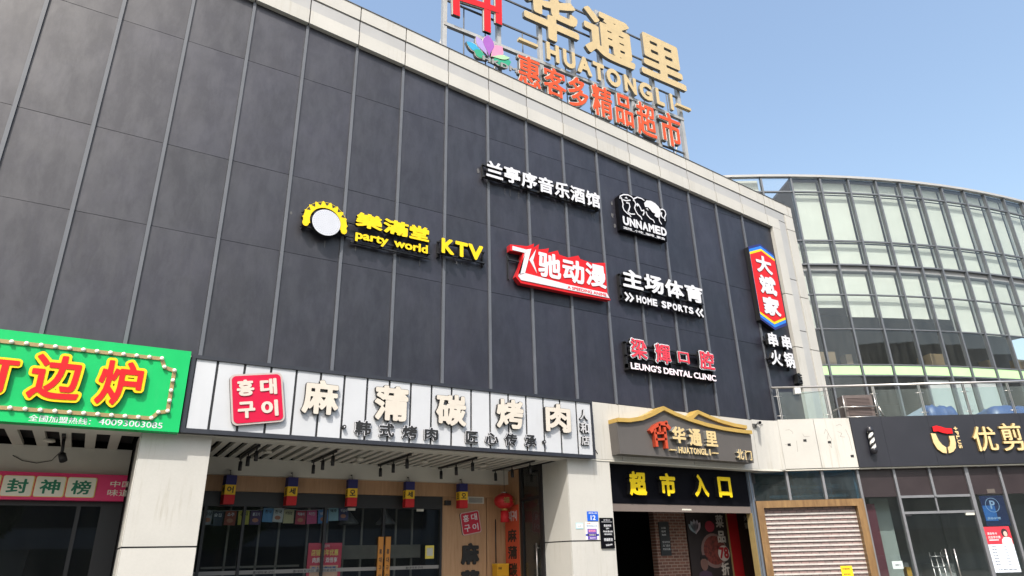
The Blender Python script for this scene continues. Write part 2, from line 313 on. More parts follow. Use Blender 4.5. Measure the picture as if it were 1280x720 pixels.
class MB:
    def __init__(s): s.v = []; s.f = []; s.m = []; s.sm = []
    def face(s, idx, m=0, sm=False): s.f.append(idx); s.m.append(m); s.sm.append(sm)
    def box(s, x0, x1, y0, y1, z0, z1, m=0):
        b = len(s.v)
        s.v += [(x0, y0, z0), (x1, y0, z0), (x1, y1, z0), (x0, y1, z0), (x0, y0, z1), (x1, y0, z1), (x1, y1, z1), (x0, y1, z1)]
        for f in ((0, 3, 2, 1), (4, 5, 6, 7), (0, 1, 5, 4), (1, 2, 6, 5), (2, 3, 7, 6), (3, 0, 4, 7)): s.face(tuple(b+i for i in f), m)
        return s
    def poly(s, pts, yf, yb, m=0, ms=None):    # polygon in x,z, extruded along y
        ms = m if ms is None else ms
        ar = sum(pts[i][0]*pts[(i+1) % len(pts)][1]-pts[(i+1) % len(pts)][0]*pts[i][1] for i in range(len(pts)))
        if ar < 0: pts = pts[::-1]
        b = len(s.v); n = len(pts)
        s.v += [(x, yf, z) for x, z in pts]+[(x, yb, z) for x, z in pts]
        s.face(tuple(range(b, b+n)), m); s.face(tuple(range(b+2*n-1, b+n-1, -1)), ms)
        for i in range(n):
            j = (i+1) % n; s.face((b+i, b+n+i, b+n+j, b+j), ms)
        return s
    def plan(s, pts, z0, z1, m=0):             # polygon in x,y, extruded along z
        ar = sum(pts[i][0]*pts[(i+1) % len(pts)][1]-pts[(i+1) % len(pts)][0]*pts[i][1] for i in range(len(pts)))
        if ar < 0: pts = pts[::-1]
        b = len(s.v); n = len(pts)
        s.v += [(x, y, z0) for x, y in pts]+[(x, y, z1) for x, y in pts]
        s.face(tuple(range(b+n-1, b-1, -1)), m); s.face(tuple(range(b+n, b+2*n)), m)
        for i in range(n):
            j = (i+1) % n; s.face((b+i, b+j, b+n+j, b+n+i), m)
        return s
    def stroke(s, pts, w, yf, yb, m=0, ms=None, closed=False):   # flat ribbon along x,z points, mitred
        P = [Vector(p) for p in pts]; n = len(P); Lp = []; Rp = []
        for i in range(n):
            a = P[i-1] if (i > 0 or closed) else P[i]; c = P[(i+1) % n] if (i < n-1 or closed) else P[i]
            d1 = (P[i]-a); d2 = (c-P[i])
            d1 = d1.normalized() if d1.length > 1e-9 else d2.normalized(); d2 = d2.normalized() if d2.length > 1e-9 else d1
            t = (d1+d2); t = t.normalized() if t.length > 1e-6 else d1
            nn = Vector((-t.y, t.x)); k = w/2/max(.5, nn.dot(Vector((-d1.y, d1.x))))
            Lp.append(P[i]+nn*k); Rp.append(P[i]-nn*k)
        ms = m if ms is None else ms
        for i in range(n if closed else n-1):
            j = (i+1) % n
            q = [Rp[i], Rp[j], Lp[j], Lp[i]]; b = len(s.v)
            s.v += [(p.x, yf, p.y) for p in q]+[(p.x, yb, p.y) for p in q]
            s.face((b, b+1, b+2, b+3), m); s.face((b+7, b+6, b+5, b+4), ms)
            s.face((b+1, b, b+4, b+5), ms); s.face((b+3, b+2, b+6, b+7), ms)
            if not closed and i == 0: s.face((b, b+3, b+7, b+4), ms)
            if not closed and i == n-2: s.face((b+2, b+1, b+5, b+6), ms)
        return s
    def tube(s, pts, r, n=8, m=0):
        P = [Vector(p) for p in pts]; b = len(s.v)
        for i, p in enumerate(P):
            t = (P[min(i+1, len(P)-1)]-P[max(i-1, 0)]).normalized()
            u = t.cross(Vector((0, 0, 1)) if abs(t.z) < .9 else Vector((1, 0, 0))).normalized(); w = t.cross(u)
            for k in range(n):
                a = 2*pi*k/n; q = p+(u*cos(a)+w*sin(a))*r; s.v.append(tuple(q))
        for i in range(len(P)-1):
            for k in range(n):
                a, c = b+i*n+k, b+i*n+(k+1) % n; s.face((a, c, c+n, a+n), m, True)
        s.face(tuple(b+k for k in range(n-1, -1, -1)), m); s.face(tuple(b+(len(P)-1)*n+k for k in range(n)), m)
        return s
    def lathe(s, prof, c, n=20, m=0):          # profile (r, z) about a vertical axis
        b = len(s.v)
        for r, z in prof:
            for k in range(n):
                a = 2*pi*k/n; s.v.append((c[0]+r*cos(a), c[1]+r*sin(a), c[2]+z))
        for i in range(len(prof)-1):
            for k in range(n):
                a, d = b+i*n+k, b+i*n+(k+1) % n; s.face((a, d, d+n, a+n), m, True)
        s.face(tuple(b+k for k in range(n-1, -1, -1)), m); s.face(tuple(b+(len(prof)-1)*n+k for k in range(n)), m)
        return s
    def ball(s, c, r, n=10, m=0, sy=1.0):
        b = len(s.v); h = n//2
        for i in range(1, h):
            t = pi*i/h
            for k in range(n):
                a = 2*pi*k/n; s.v.append((c[0]+r*sin(t)*cos(a), c[1]+r*sy*sin(t)*sin(a), c[2]+r*cos(t)))
        s.v += [(c[0], c[1], c[2]+r), (c[0], c[1], c[2]-r)]; T, B = len(s.v)-2, len(s.v)-1
        for i in range(h-2):
            for k in range(n):
                a, d = b+i*n+k, b+i*n+(k+1) % n; s.face((a, a+n, d+n, d), m, True)
        for k in range(n):
            s.face((T, b+k, b+(k+1) % n), m, True); s.face((B, b+(h-2)*n+(k+1) % n, b+(h-2)*n+k), m, True)
        return s
    def text(s, t, x0, z0, x1, z1, yf, yb, m=0, ms=None, bold=.02, ax=1.0, res=64, grow=0.0):
        ms = m if ms is None else ms
        loops, (fv, ff) = glyph_loops(t, bold, ax, res)
        x0 -= grow; x1 += grow; z0 -= grow; z1 += grow
        f = lambda p, y: (x0+float(p[0])*(x1-x0), y, z0+float(p[1])*(z1-z0))
        b = len(s.v); s.v += [f(p, yf) for p in fv]
        for q in ff:
            a = sum(fv[q[i]][0]*fv[q[(i+1) % len(q)]][1]-fv[q[(i+1) % len(q)]][0]*fv[q[i]][1] for i in range(len(q)))
            s.face(tuple(b+i for i in (q if a > 0 else q[::-1])), m)
        if yb is not None and abs(yb-yf) > 1e-4:
            for lp in loops:
                b = len(s.v); n = len(lp)
                s.v += [f(p, yf) for p in lp]+[f(p, yb) for p in lp]
                for i in range(n):
                    j = (i+1) % n; s.face((b+i, b+n+i, b+n+j, b+j), ms)
            b = len(s.v); s.v += [f(p, yb) for p in fv]
            for q in ff:
                a = sum(fv[q[i]][0]*fv[q[(i+1) % len(q)]][1]-fv[q[(i+1) % len(q)]][0]*fv[q[i]][1] for i in range(len(q)))
                s.face(tuple(b+i for i in (q[::-1] if a > 0 else q)), ms)
        return s
    def spin(s, cx, cz, ang, start=0):         # turn in the x,z plane
        c, n = cos(ang), sin(ang)
        for i in range(start, len(s.v)):
            x, y, z = s.v[i]; dx, dz = x-cx, z-cz; s.v[i] = (cx+dx*c-dz*n, y, cz+dx*n+dz*c)
        return s
    def build(s, name, mats, parent=None, frame=None, loc=None):
        me = bpy.data.meshes.new(name); mats = mats if isinstance(mats, (list, tuple)) else [mats]
        o = bpy.data.objects.new(name, me); SC.collection.objects.link(o)
        if parent is not None: fr, og = ROOT[parent.name]
        else:
            fr = frame or FAC; og = Vector(loc) if loc is not None else Vector((0, 0, 0))
        me.from_pydata([(x-og.x, y-og.y, z-og.z) for x, y, z in s.v], [], s.f)
        for mm in mats: me.materials.append(mm)
        me.polygons.foreach_set('material_index', s.m); me.polygons.foreach_set('use_smooth', s.sm); me.update()
        if parent is not None: o.parent = parent
        else: o.location = fr.M @ og; o.rotation_euler = (0, 0, fr.a)
        ROOT[o.name] = (fr, og)
        return o

def tag(o, label=None, cat=None, group=None, kind=None):
    if label: o['label'] = label
    if cat: o['category'] = cat
    if group: o['group'] = group
    if kind: o['kind'] = kind
    return o
def thing(name, label, cat, loc, frame=FAC, group=None):
    o = bpy.data.objects.new(name, None); SC.collection.objects.link(o); o.empty_display_size = .2
    og = Vector(loc); o.location = frame.M @ og; o.rotation_euler = (0, 0, frame.a); ROOT[o.name] = (frame, og)
    return tag(o, label, cat, group)
def chars(parent, s, boxes, yf, yb, mats, bold=.03, ax=1.0, name='letter', rim=None, rimgrow=.03, rimback=.02, res=64):
    for ch, (x0, z0, x1, z1) in zip(s, boxes):
        if ch == 'I' and (x1-x0) > .5*(z1-z0): xm, hw = (x0+x1)/2, .14*(z1-z0); x0, x1 = xm-hw, xm+hw
        b = MB().text(ch, x0, z0, x1, z1, yf, yb, 0, 1, bold, ax, res)
        L = b.build(name, mats, parent)
        if rim:
            MB().text(ch, x0, z0, x1, z1, yf+rimback, yb+.004, 0, 1, bold+rimgrow, ax, res, grow=rimgrow*(z1-z0)).build('rim', rim, L)
def line(parent, s, x0, z0, x1, z1, yf, yb, mats, bold=.02, name='lettering', res=40, ax=1.0):
    return MB().text(s, x0, z0, x1, z1, yf, yb, 0, 1, bold, ax, res).build(name, mats, parent)
def row(x0, pitch, w, z0, z1, n): return [(x0+pitch*i, z0, x0+pitch*i+w, z1) for i in range(n)]


# ================================================================== SETTING
gb = MB(); gb.v = [(-400, -400, 0), (400, -400, 0), (400, 400, 0), (-400, 400, 0)]; gb.face((0, 1, 2, 3))
tag(gb.build('ground', PAVE), kind='structure')

# ================================================================== MAIN BUILDING
def zb(x): return 12.77-.0919*x      # lower and upper edge of the sloping parapet
def zt(x): return 13.83-.0926*x
MAIN = thing('commercial_building', 'commercial building with tall dark panelled front, grey ribs and a pale sloping parapet', 'building', (2.1, .5, 0))
b = MB(); b.poly([(-9, 3.72), (18.84, 3.72), (18.84, zb(18.84)+.3), (-9, zb(-9)+.3)], .05, 14, 0)
b.poly([(18.84, 4.72), (19.9, 4.72), (19.9, zb(19.9)+.3), (18.84, zb(18.84)+.3)], .05, 14, 0)
b.build('wall', JOINT, MAIN)
S = 1.1
for i in range(-7, 17):
    x0, x1 = i*S-.04+.033, (i+1)*S-.04-.033
    if i == 16: x1 = 18.84
    zs = [4.87, 7.03, 8.66, 11.0]
    for k in range(4):
        g = .004
        if k < 3: pts = [(x0, zs[k]+g), (x1, zs[k]+g), (x1, zs[k+1]-g), (x0, zs[k+1]-g)]
        else: pts = [(x0, zs[3]+g), (x1, zs[3]+g), (x1, zb(x1)+.1), (x0, zb(x0)+.1)]
        # sheets sit a millimetre or two out of true, as on the real wall
        d = [random.uniform(-.0025, .0025) for _ in range(4)]
        q = MB(); q.poly(pts, 0, .04)
        for n_ in range(4): q.v[n_] = (q.v[n_][0], d[n_], q.v[n_][2])
        q.build('cladding_panel', CLAD, MAIN)
for i in range(-7, 17):
    x = i*S-.04
    MB().poly([(x-.029, 4.87), (x+.029, 4.87), (x+.029, zb(x)+.1), (x-.029, zb(x)+.1)], -.035, .03).build('rib', RIB, MAIN)
# parapet: three bands of panels
for i in range(-7, 19):
    xa, xb = i*S-.04+.012, (i+1)*S-.04-.012
    for lo, hi, yf, mm, end in ((0, .338, -.11, WHITE, 19.2), (.360, .636, -.085, WHITE2, 19.55), (.658, 1, -.11, WHITE, 19.94)):
        x1 = min(xb, end) if i < 18 else end
        if x1 <= xa+.05: continue
        f = lambda x, t: zb(x)+(zt(x)-zb(x))*t
        MB().poly([(xa, f(xa, lo)), (x1, f(x1, lo)), (x1, f(x1, hi)), (xa, f(xa, hi))], yf, .05).build('parapet_panel', mm, MAIN)
f = lambda x, t: zb(x)+(zt(x)-zb(x))*t
MB().poly([(-8, f(-8, .004)), (19.15, f(19.15, .004)), (19.9, f(19.9, .66)), (19.9, f(19.9, .994)), (-8, f(-8, .994))], -.06, .04).build('parapet_core', JOINT, MAIN)
MB().poly([(-8, f(-8, 1.001)), (19.96, f(19.96, 1.001)), (19.96, f(19.96, 1.018)), (-8, f(-8, 1.018))], -.125, .4).build('parapet_flashing', DSTEEL, MAIN)
MB().poly([(-8, f(-8, .3)), (19.9, f(19.9, .3)), (19.9, f(19.9, .99)), (-8, f(-8, .99))], .06, .38).build('parapet_back', WHITE2, MAIN)
# right hand pier in three strips
for x0, x1, yf, mm, t in ((18.845, 19.195, -.11, WHITE, 0), (19.205, 19.545, -.085, WHITE2, .345), (19.555, 19.94, -.11, WHITE, .645)):
    cuts = [4.86, 7.15, 8.81, 11.12]
    for k in range(4):
        za = cuts[k]+.012; zc = cuts[k+1]-.012 if k < 3 else None
        off = .55 if mm is WHITE2 else 0
        za += off if k else 0
        if zc: zc += off
        topz = f(x1, t)-.01
        if za > topz-.2: continue
        if zc is None or zc > topz-.2: pts = [(x0, za), (x1, za), (x1, f(x1, t)-.01), (x0, f(x0, t)-.01)]
        else: pts = [(x0, za), (x1, za), (x1, zc), (x0, zc)]
        MB().poly(pts, yf, .05).build('pier_panel', mm, MAIN)
MB().box(18.87, 19.9, -.06, .04, 4.86, 12.0).build('pier_core', JOINT, MAIN)
STN = mat('drip_stain_grey', (.085, .085, .09), .7, .2, 8)
rs_ = random.Random(5)
for x0, x1, z in ((4.7, 5.4, 7.42), (5.7, 7.2, 7.44), (7.5, 8.5, 7.58), (8.7, 11.9, 9.74), (12.6, 14.1, 9.36), (12.5, 15.2, 7.36), (12.5, 15.2, 5.66)):
    for _ in range(int((x1-x0)*2.2)):
        x = rs_.uniform(x0, x1)
        if abs((x+.04)/S-round((x+.04)/S))*S < .06: continue
        L_ = rs_.uniform(.05, .2); w_ = rs_.uniform(.006, .016); MB().poly([(x-w_, z), (x+w_, z), (x+w_*.3, z-L_), (x-w_*.4, z-L_*.9)], -.0055, -.001).build('drip_stain', STN, MAIN)
for x, z, r_ in ((12.47, 10.2, .05), (12.45, 9.85, .06), (12.50, 9.55, .05), (8.50, 10.0, .05), (4.45, 7.85, .03)):
    MB().poly([(x+r_*(.5+.4*rs_.random())*cos(k*.7), z+r_*(.8+.7*rs_.random())*sin(k*.7)) for k in range(9)], -.0055, -.001).build('paint_patch', STN, MAIN)
# cream band over the ground floor
for x0, x1 in ((-9, -4), (-3.99, -2.0), (-1.99, 3.0), (3.01, 8), (8.01, 11.0), (11.01, 12.095), (12.105, 14.295), (14.305, 16.555)):
    MB().box(x0, x1, -.02, .05, 3.61, 4.858).build('band_panel', WHITE, MAIN)
P0, P1, P2 = Vector((16.565, -.02)), Vector((17.08, -.02)), Vector((17.381-.0105, -.172-.017))
arc = [P0*(1-t)**2+P1*2*t*(1-t)+P2*t*t for t in (0, .2, .4, .6, .8, 1)]
pl = [(p.x, p.y) for p in arc]+[(p.x+.02, p.y+.07) for p in arc[::-1]]
MB().plan(pl, 3.61, 4.875).build('band_panel', WHITE, MAIN)
b = MB(); b.box(-9, 16.7, -.015, .4, 3.575, 3.605); b.plan([(16.56, -.015), (17.3, -.14), (17.6, .2), (16.7, .5), (16.56, .4)], 3.575, 3.606); b.build('soffit', SOFF, MAIN)
# columns
def column(x0, x1, d=.95, seam=1.95, side=True):
    b = MB(); b.box(x0+.012, x1-.012, .012, d, 0, 3.575); c = b.build('column', JOINT, MAIN)
    for z0, z1 in ((0, seam-.012), (seam+.012, 3.573)):
        MB().box(x0+.014, x1, 0, .02, z0, z1).build('column_panel', WHITE, c)
        MB().box(x0, x0+.02, .014, d, z0, z1).build('column_panel', WHITE, c)
        MB().box(x1-.02, x1, .021, d, z0, z1).build('column_panel', WHITE, c)
column(-4.3, -3.3); column(2.615, 3.625, seam=1.93); column(10.59, 11.73)
# slatted ceilings of the two shop recesses
def slats(x0, x1, pitch, w, yb):
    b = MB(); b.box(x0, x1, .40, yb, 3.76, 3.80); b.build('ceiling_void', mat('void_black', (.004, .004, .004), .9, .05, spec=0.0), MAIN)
    b = MB(); x = x0+.02
    while x+w < x1: b.box(x, x+w, .38, yb, 3.59, 3.65); x += pitch
    return b.build('slat_ceiling', SOFF, MAIN)
slats(-8, 2.6, .34, .15, 2.2); slats(3.64, 10.58, .205, .105, 2.45)
MB().box(-8, 2.61, 2.1, 2.3, 3.14, 3.60).build('beam', SOFF, MAIN)
MB().box(3.63, 10.6, 2.4, 2.7, 3.28, 3.60).build('beam', SOFF, MAIN)
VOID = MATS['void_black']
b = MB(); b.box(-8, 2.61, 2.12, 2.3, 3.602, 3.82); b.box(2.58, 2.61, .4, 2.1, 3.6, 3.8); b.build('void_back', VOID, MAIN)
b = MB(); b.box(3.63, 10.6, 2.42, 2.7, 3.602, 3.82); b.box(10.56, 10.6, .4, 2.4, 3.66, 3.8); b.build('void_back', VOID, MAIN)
# left shop glazing (hot pot shop) behind the pink sign
REAR = 2.6
b = MB(); b.box(-8, 2.62, 2.12, 2.18, 0, .12); b.box(-8, 2.62, 2.12, 2.18, 2.64, 2.72)
for x in (-2.2, -.2, 1.98): b.box(x-.03, x+.03, 2.11, 2.19, .12, 2.64)
b.box(2.3, 2.62, 2.1, 2.2, .12, 2.64)
b.build('shopfront_frame', BLACKM, MAIN)
for x0, x1 in ((-8, -2.23), (-2.17, -.23), (-.17, 1.95), (2.01, 2.3)):
    MB().box(x0, x1, 2.145, 2.155, .12, 2.64).build('shop_pane', GL_DK, MAIN)
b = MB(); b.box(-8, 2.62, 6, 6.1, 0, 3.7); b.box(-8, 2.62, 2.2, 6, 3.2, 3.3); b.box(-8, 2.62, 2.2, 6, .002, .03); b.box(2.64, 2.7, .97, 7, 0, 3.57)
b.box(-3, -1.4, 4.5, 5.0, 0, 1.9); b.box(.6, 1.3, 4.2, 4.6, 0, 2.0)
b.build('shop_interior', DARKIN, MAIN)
# restaurant glazing
b = MB()
b.box(3.0, 8.93, 2.55, 2.66, 2.71, 2.98); b.box(3.0, 8.93, 2.54, 2.67, 0, .1)
for x in (4.02, 4.72, 6.30, 7.56, 8.90): b.box(x-.025, x+.025, 2.54, 2.66, .1, 2.71)
b.build('shopfront_frame', BLACKM, MAIN)
for x0, x1 in ((3.0, 3.995), (4.045, 4.695), (4.745, 6.275)):
    MB().box(x0, x1, 2.595, 2.605, .1, 2.71).build('shop_pane', GL_DK, MAIN)
DOORH = []
for x0, x1, hx in ((6.325, 7.535, 7.50), (7.585, 8.875, 7.66)):
    d = MB().box(x0+.004, x1-.004, 2.59, 2.602, .1, 2.70).build('glass_door', GL_DK, MAIN)
    DOORH.append((d, hx))
for d, hx in DOORH:
    h = MB().box(hx-.055, hx+.055, 2.50, 2.545, .75, 2.14).build('door_handle', flat('orange_wood', (.50, .20, .03)), d)
    b = MB()
    for k, ch in enumerate('홍대구이'): b.text(ch, hx-.03, 1.80-.16*k, hx+.03, 1.90-.16*k, 2.496, 2.499, 0, 0, .02, 1, 24)
    b.build('lettering', LETB, h)
    MB().box(hx-.02, hx+.02, 2.545, 2.59, 1.9, 1.96).build('handle_bracket', BLACKM, h)
b = MB(); b.box(3.0, 8.93, 2.585, 2.5895, 1.49, 1.56); b.build('frosted_band', flat('frosted_film', (.22, .21, .20)), MAIN)
for x in (4.9, 5.65, 6.1, 8.0): MB().text('홍대마포구이', x+.1, 1.497, x+.5, 1.545, 2.5835, 2.5845, 0, 0, .015, 1, 24).build('band_lettering', LETB, MAIN)
MB().box(3.63, 10.58, 2.56, 2.70, 2.985, 3.278).build('wood_header', WOODW, MAIN)
b = MB(); b.box(8.935, 10.06, 2.58, 2.70, 0, 2.98); b.box(10.08, 10.58, 2.58, 2.70, 0, 2.98); b.build('wood_wall_panel', WOODW, MAIN)
MB().box(10.062, 10.078, 2.60, 2.69, 0, 2.98).build('wall_joint', JOINT, MAIN)
v = MB().box(9.56, 9.99, 2.55, 2.58, 2.85, 3.0).build('air_vent', SOFF, MAIN)
b = MB()
for k in range(5): b.box(9.60, 9.95, 2.543, 2.551, 2.872+.022*k, 2.882+.022*k)
b.build('vent_louvre', flat('vent_grey', (.12, .12, .125)), v)
MB().box(8.98, 9.12, 2.5, 2.58, 2.80, 2.90).build('door_sensor', BLACKM, MAIN)
for x in (6.75, 8.3): MB().box(x, x+.16, 2.52, 2.56, 2.66, 2.71).build('door_closer', flat('pale_plastic', (.55, .54, .48)), MAIN)
# restaurant room
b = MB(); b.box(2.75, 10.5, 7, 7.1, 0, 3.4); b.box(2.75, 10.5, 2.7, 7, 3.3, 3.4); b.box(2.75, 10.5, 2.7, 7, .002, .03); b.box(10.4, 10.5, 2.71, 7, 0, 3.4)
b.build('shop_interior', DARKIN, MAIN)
b = MB()
for x in (3.5, 3.95, 4.6, 5.2, 5.6, 6.2, 6.5, 6.62, 7.0, 7.4, 8.2, 8.6): b.box(x, x+.04, 3.5, 3.54, .03, 3.3)
b.box(4.2, 6.1, 3.5, 3.53, 1.60, 1.64); b.box(6.5, 8.8, 3.42, 3.45, 1.72, 2.0)
b.build('reflection_bars', GREYIN, MAIN)  # bars and band standing in for poles and a banner mirrored in the glass
for x in (7.0, 7.85):
    b = MB(); b.lathe([(.02, .32), (.03, .25), (.22, .02), (.21, 0)], (x, 3.2, 2.42), 18); b.tube([(x, 3.2, 2.74), (x, 3.2, 3.3)], .008, 6)
    b.build('pendant_shade', flat('shade_grey', (.12, .12, .125)), MAIN)
# side door of the recess behind the second column
b = MB(); b.box(10.56, 10.64, .955, 1.08, 0, 3.58); b.box(10.56, 10.64, 1.80, 1.90, 0, 3.58); b.box(10.56, 10.64, 1.08, 1.80, 2.86, 2.93); b.box(10.56, 10.64, 1.08, 1.80, 0, .1)
b.build('side_door_frame', BLACKM, MAIN)
MB().box(10.595, 10.605, 1.08, 1.80, 2.93, 3.57).build('transom_pane', GL_DK, MAIN)
d = MB().box(10.595, 10.605, 1.08, 1.80, .1, 2.86).build('glass_door', GL_DK, MAIN)
b = MB(); b.tube([(10.53, 1.2, 1.0), (10.53, 1.2, 1.95)], .018, 10); b.tube([(10.53, 1.2, 1.85), (10.60, 1.2, 1.85)], .012, 6); b.tube([(10.53, 1.2, 1.1), (10.60, 1.2, 1.1)], .012, 6)
b.build('door_handle', INOX, d)
MB().box(10.57, 10.65, 1.90, 2.58, 0, 3.58).build('side_wall', WOODW, MAIN)
b = MB(); b.box(11.70, 11.76, .96, 3, 0, 3.57); b.box(10.66, 11.7, 2.9, 3, 0, 3.57); b.build('lobby_interior', GREYIN, MAIN)
# market entrance
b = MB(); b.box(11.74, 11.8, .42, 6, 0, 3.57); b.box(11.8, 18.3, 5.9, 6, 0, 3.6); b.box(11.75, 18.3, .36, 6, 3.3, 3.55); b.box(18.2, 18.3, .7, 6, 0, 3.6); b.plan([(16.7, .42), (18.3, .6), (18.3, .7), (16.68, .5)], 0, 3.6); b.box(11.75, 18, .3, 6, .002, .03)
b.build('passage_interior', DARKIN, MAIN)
MB().box(14.25, 15.30, 1.52, 1.7, .03, 3.3).build('brick_wall', BRICK, MAIN)
MB().box(11.76, 16.35, .26, .36, 2.56, 2.72).build('shutter_housing', flat('shutter_box_brown', (.16, .13, .115), .45), MAIN)
MB().box(14.0, 14.3, .255, .26, 2.60, 2.635).build('housing_sticker', flat('pale_sticker', (.6, .58, .5)), MAIN)
b = MB(); b.plan([(16.36, .22), (16.48, .22), (16.68, .36), (16.68, .5), (16.36, .4)], 0, 3.57)
b.build('jamb', BLUEST, MAIN)
b = MB(); b.box(16.33, 16.355, .24, .40, 0, 2.56); b.build('door_rail', BRONZE, MAIN)
MB().box(16.385, 16.40, .205, .22, 0, 3.57).build('jamb_groove', DSTEEL, MAIN)

# ================================================================== SHOP WING (right)
WG = thing('shop_wing', 'low shop wing with a dark fascia, grey framed glazing and a terrace on top', 'building', (3.5, .5, 0), WING)
for u0, u1 in ((.335, 1.272), (1.284, 2.222)):
    MB().box(u0, u1, -.02, .05, 3.63, 4.9).build('band_panel', WHITE, WG)
us = [2.232, 3.05, 4.27, 5.49, 6.71, 7.93, 9.15, 10.4, 12, 14]
for u0, u1 in zip(us, us[1:]):
    MB().box(u0, u1-.004, -.05, .05, 3.62, 4.905).build('fascia_panel', SALON, WG)
MB().box(.2, 14, .05, .25, 3.6, 4.86).build('parapet_wall', SALON, WG)
b = MB(); b.box(-.3, 14, .0, .4, 3.585, 3.615); b.build('soffit', SOFF, WG)
MB().box(-2, 20, .25, 16, 4.70, 4.85).build('terrace_slab', SLAB, WG)
for u in (2.75, 4.05, 5.35, 6.6):
    MB().lathe([(.05, -.03), (.06, 0)], (u, .06, 3.60), 14).build('soffit_lamp', INOX, WG)
for u, z in ((.53, 4.24), (.96, 4.34), (1.59, 4.28), (2.11, 3.91)):
    MB().poly([(u-.045, z-.03), (u+.04, z-.035), (u+.042, z+.035), (u-.04, z+.03)], -.0235, -.02).build('cable_hole', JOINT, WG)
SCR = flat('scratch_grey', (.22, .205, .18))
for pts in ([(.50, 4.62), (.60, 4.63), (.67, 4.58), (.68, 4.52)], [(.93, 4.52), (.96, 4.44), (1.10, 4.44)], [(1.50, 4.50), (1.56, 4.62), (1.62, 4.48)], [(1.55, 4.36), (1.60, 4.50), (1.66, 4.36), (1.62, 4.14), (1.57, 4.22)], [(1.85, 4.70), (1.95, 4.74), (2.0, 4.70)], [(1.86, 4.55), (1.96, 4.50), (1.90, 4.42), (2.02, 4.40)], [(2.08, 4.60), (2.13, 4.40), (2.14, 4.05)], [(.42, 4.25), (.48, 4.24)], [(.74, 4.34), (.72, 4.05)]):
    MB().stroke(pts, .009, -.0215, -.0205).build('scratch', SCR, WG)
# glazing: mullions, transom, panes
G0 = .15
MU = [-.56, .38, 1.30, 2.22, 3.16, 4.08, 5.03, 5.88, 6.78, 7.7, 8.6, 9.5]
for i, u in enumerate(MU):
    w = .045 if i == 6 else .03
    z0 = 2.87 if i in (0, 1, 2, 5) else 0
    MB().box(u-w, u+w, G0-.05, G0+.06, z0, 3.585).build('mullion', WFRAME, WG)
b = MB(); b.box(3.19, 4.98, G0-.03, G0+.05, 2.85, 2.91); b.build('transom', WFRAME, WG)
for a, c in zip(MU[:-1], MU[1:]):
    i = MU.index(a)
    mm = GL_BL if i < 3 else BROWNP
    MB().box(a+.035, c-.035, G0, G0+.012, 2.895 if i > 2 else 2.87, 3.585).build('top_pane' if i < 3 else 'spandrel_panel', mm, WG)
MB().box(5.45, 5.65, G0-.004, G0, 2.92, 3.02).build('notice_plate', flat('notice_brown', (.10, .085, .075)), WG)
MB().box(2.26, 3.12, G0+.004, G0+.014, .05, 2.885).build('shop_pane', GL_DK, WG)
for a, c in ((5.08, 5.845), (5.915, 6.745), (6.815, 7.66), (7.74, 8.56), (8.64, 9.46)):
    MB().box(a, c, G0+.004, G0+.014, .05, 2.885).build('shop_pane', GL_DK, WG)
fr = MB(); fr.box(3.20, 4.98, G0-.03, G0+.04, 2.46, 2.52); fr.box(4.06, 4.10, G0-.02, G0+.03, 2.52, 2.85)
fr.build('door_frame', WFRAME, WG)
for a, c in ((3.2, 4.055), (4.105, 4.98)): MB().box(a, c, G0, G0+.01, 2.525, 2.845).build('transom_pane', GL_DK, WG)
for a, c, h in ((3.2, 4.075, 3.97), (4.085, 4.98, 4.19)):
    d = MB().box(a+.01, c, G0, G0+.012, .02, 2.455).build('glass_door', GL_DK, WG)
    MB().box(h-.1, h+.1, G0-.02, G0+.03, 2.40, 2.455) if False else None
    b = MB(); b.tube([(h, G0-.07, .75), (h, G0-.07, 1.62)], .016, 10)
    for z in (.85, 1.52): b.tube([(h, G0-.07, z), (h, G0, z)], .012, 6)
    b.build('door_handle', INOX, d)
MB().box(3.22, 3.36, G0-.03, G0-.0, 2.40, 2.455).build('door_clamp', BLACKM, WG)
MB().box(4.74, 4.96, G0-.03, G0-.0, 2.40, 2.455).build('door_clamp', flat('pale_plastic', (.55, .54, .48)), WG)
# salon room
b = MB(); b.box(2.2, 14, 5.5, 5.6, 0, 3.6); b.box(2.2, 14, .3, 5.5, 3.45, 3.55); b.box(2.2, 14, .3, 5.5, .002, .03); b.box(2.15, 2.24, .25, 5.5, 0, 3.58)
b.build('shop_interior', mat('salon_interior', (.20, .215, .21), .8, .25, .7), WG)
b = MB(); b.box(2.7, 3.2, .8, 1.2, .03, 2.9); b.box(3.4, 3.62, 2.2, 2.6, .03, 2.9); b.build('salon_pillar', flat('salon_pale_wall', (.30, .34, .31)), WG)
b = MB(); b.box(4.55, 5.0, 1.6, 2.4, .03, 1.25); b.box(3.25, 3.9, 1.8, 2.3, .03, 1.3); b.build('reception_desk', flat('desk_pale', (.34, .35, .33)), WG)
b = MB(); b.box(3.5, 3.62, 1.2, 1.5, .03, 1.2); b.build('yellow_screen', flat('yellow_item', (.5, .28, .02)), WG)
b = MB(); b.box(2.28, 2.62, .4, .44, .05, 2.75); b.build('red_curtain', flat('dark_red_curtain', (.10, .02, .03)), WG)
# storage room behind the shutter; teal stands in for bluish reflections in top panes
b = MB(); b.box(-1.5, 2.14, 1.6, 1.7, 0, 3.6); b.box(-.6, 2.14, .25, 1.6, 3.56, 3.6); b.build('shutter_room', flat('teal_reflection', (.34, .48, .56)), WG)
b = MB(); b.box(-.5, 2.1, .6, .7, 2.95, 3.03); b.box(-.5, 2.1, .9, .95, 3.2, 3.3); b.build('room_beam', GREYIN, WG)
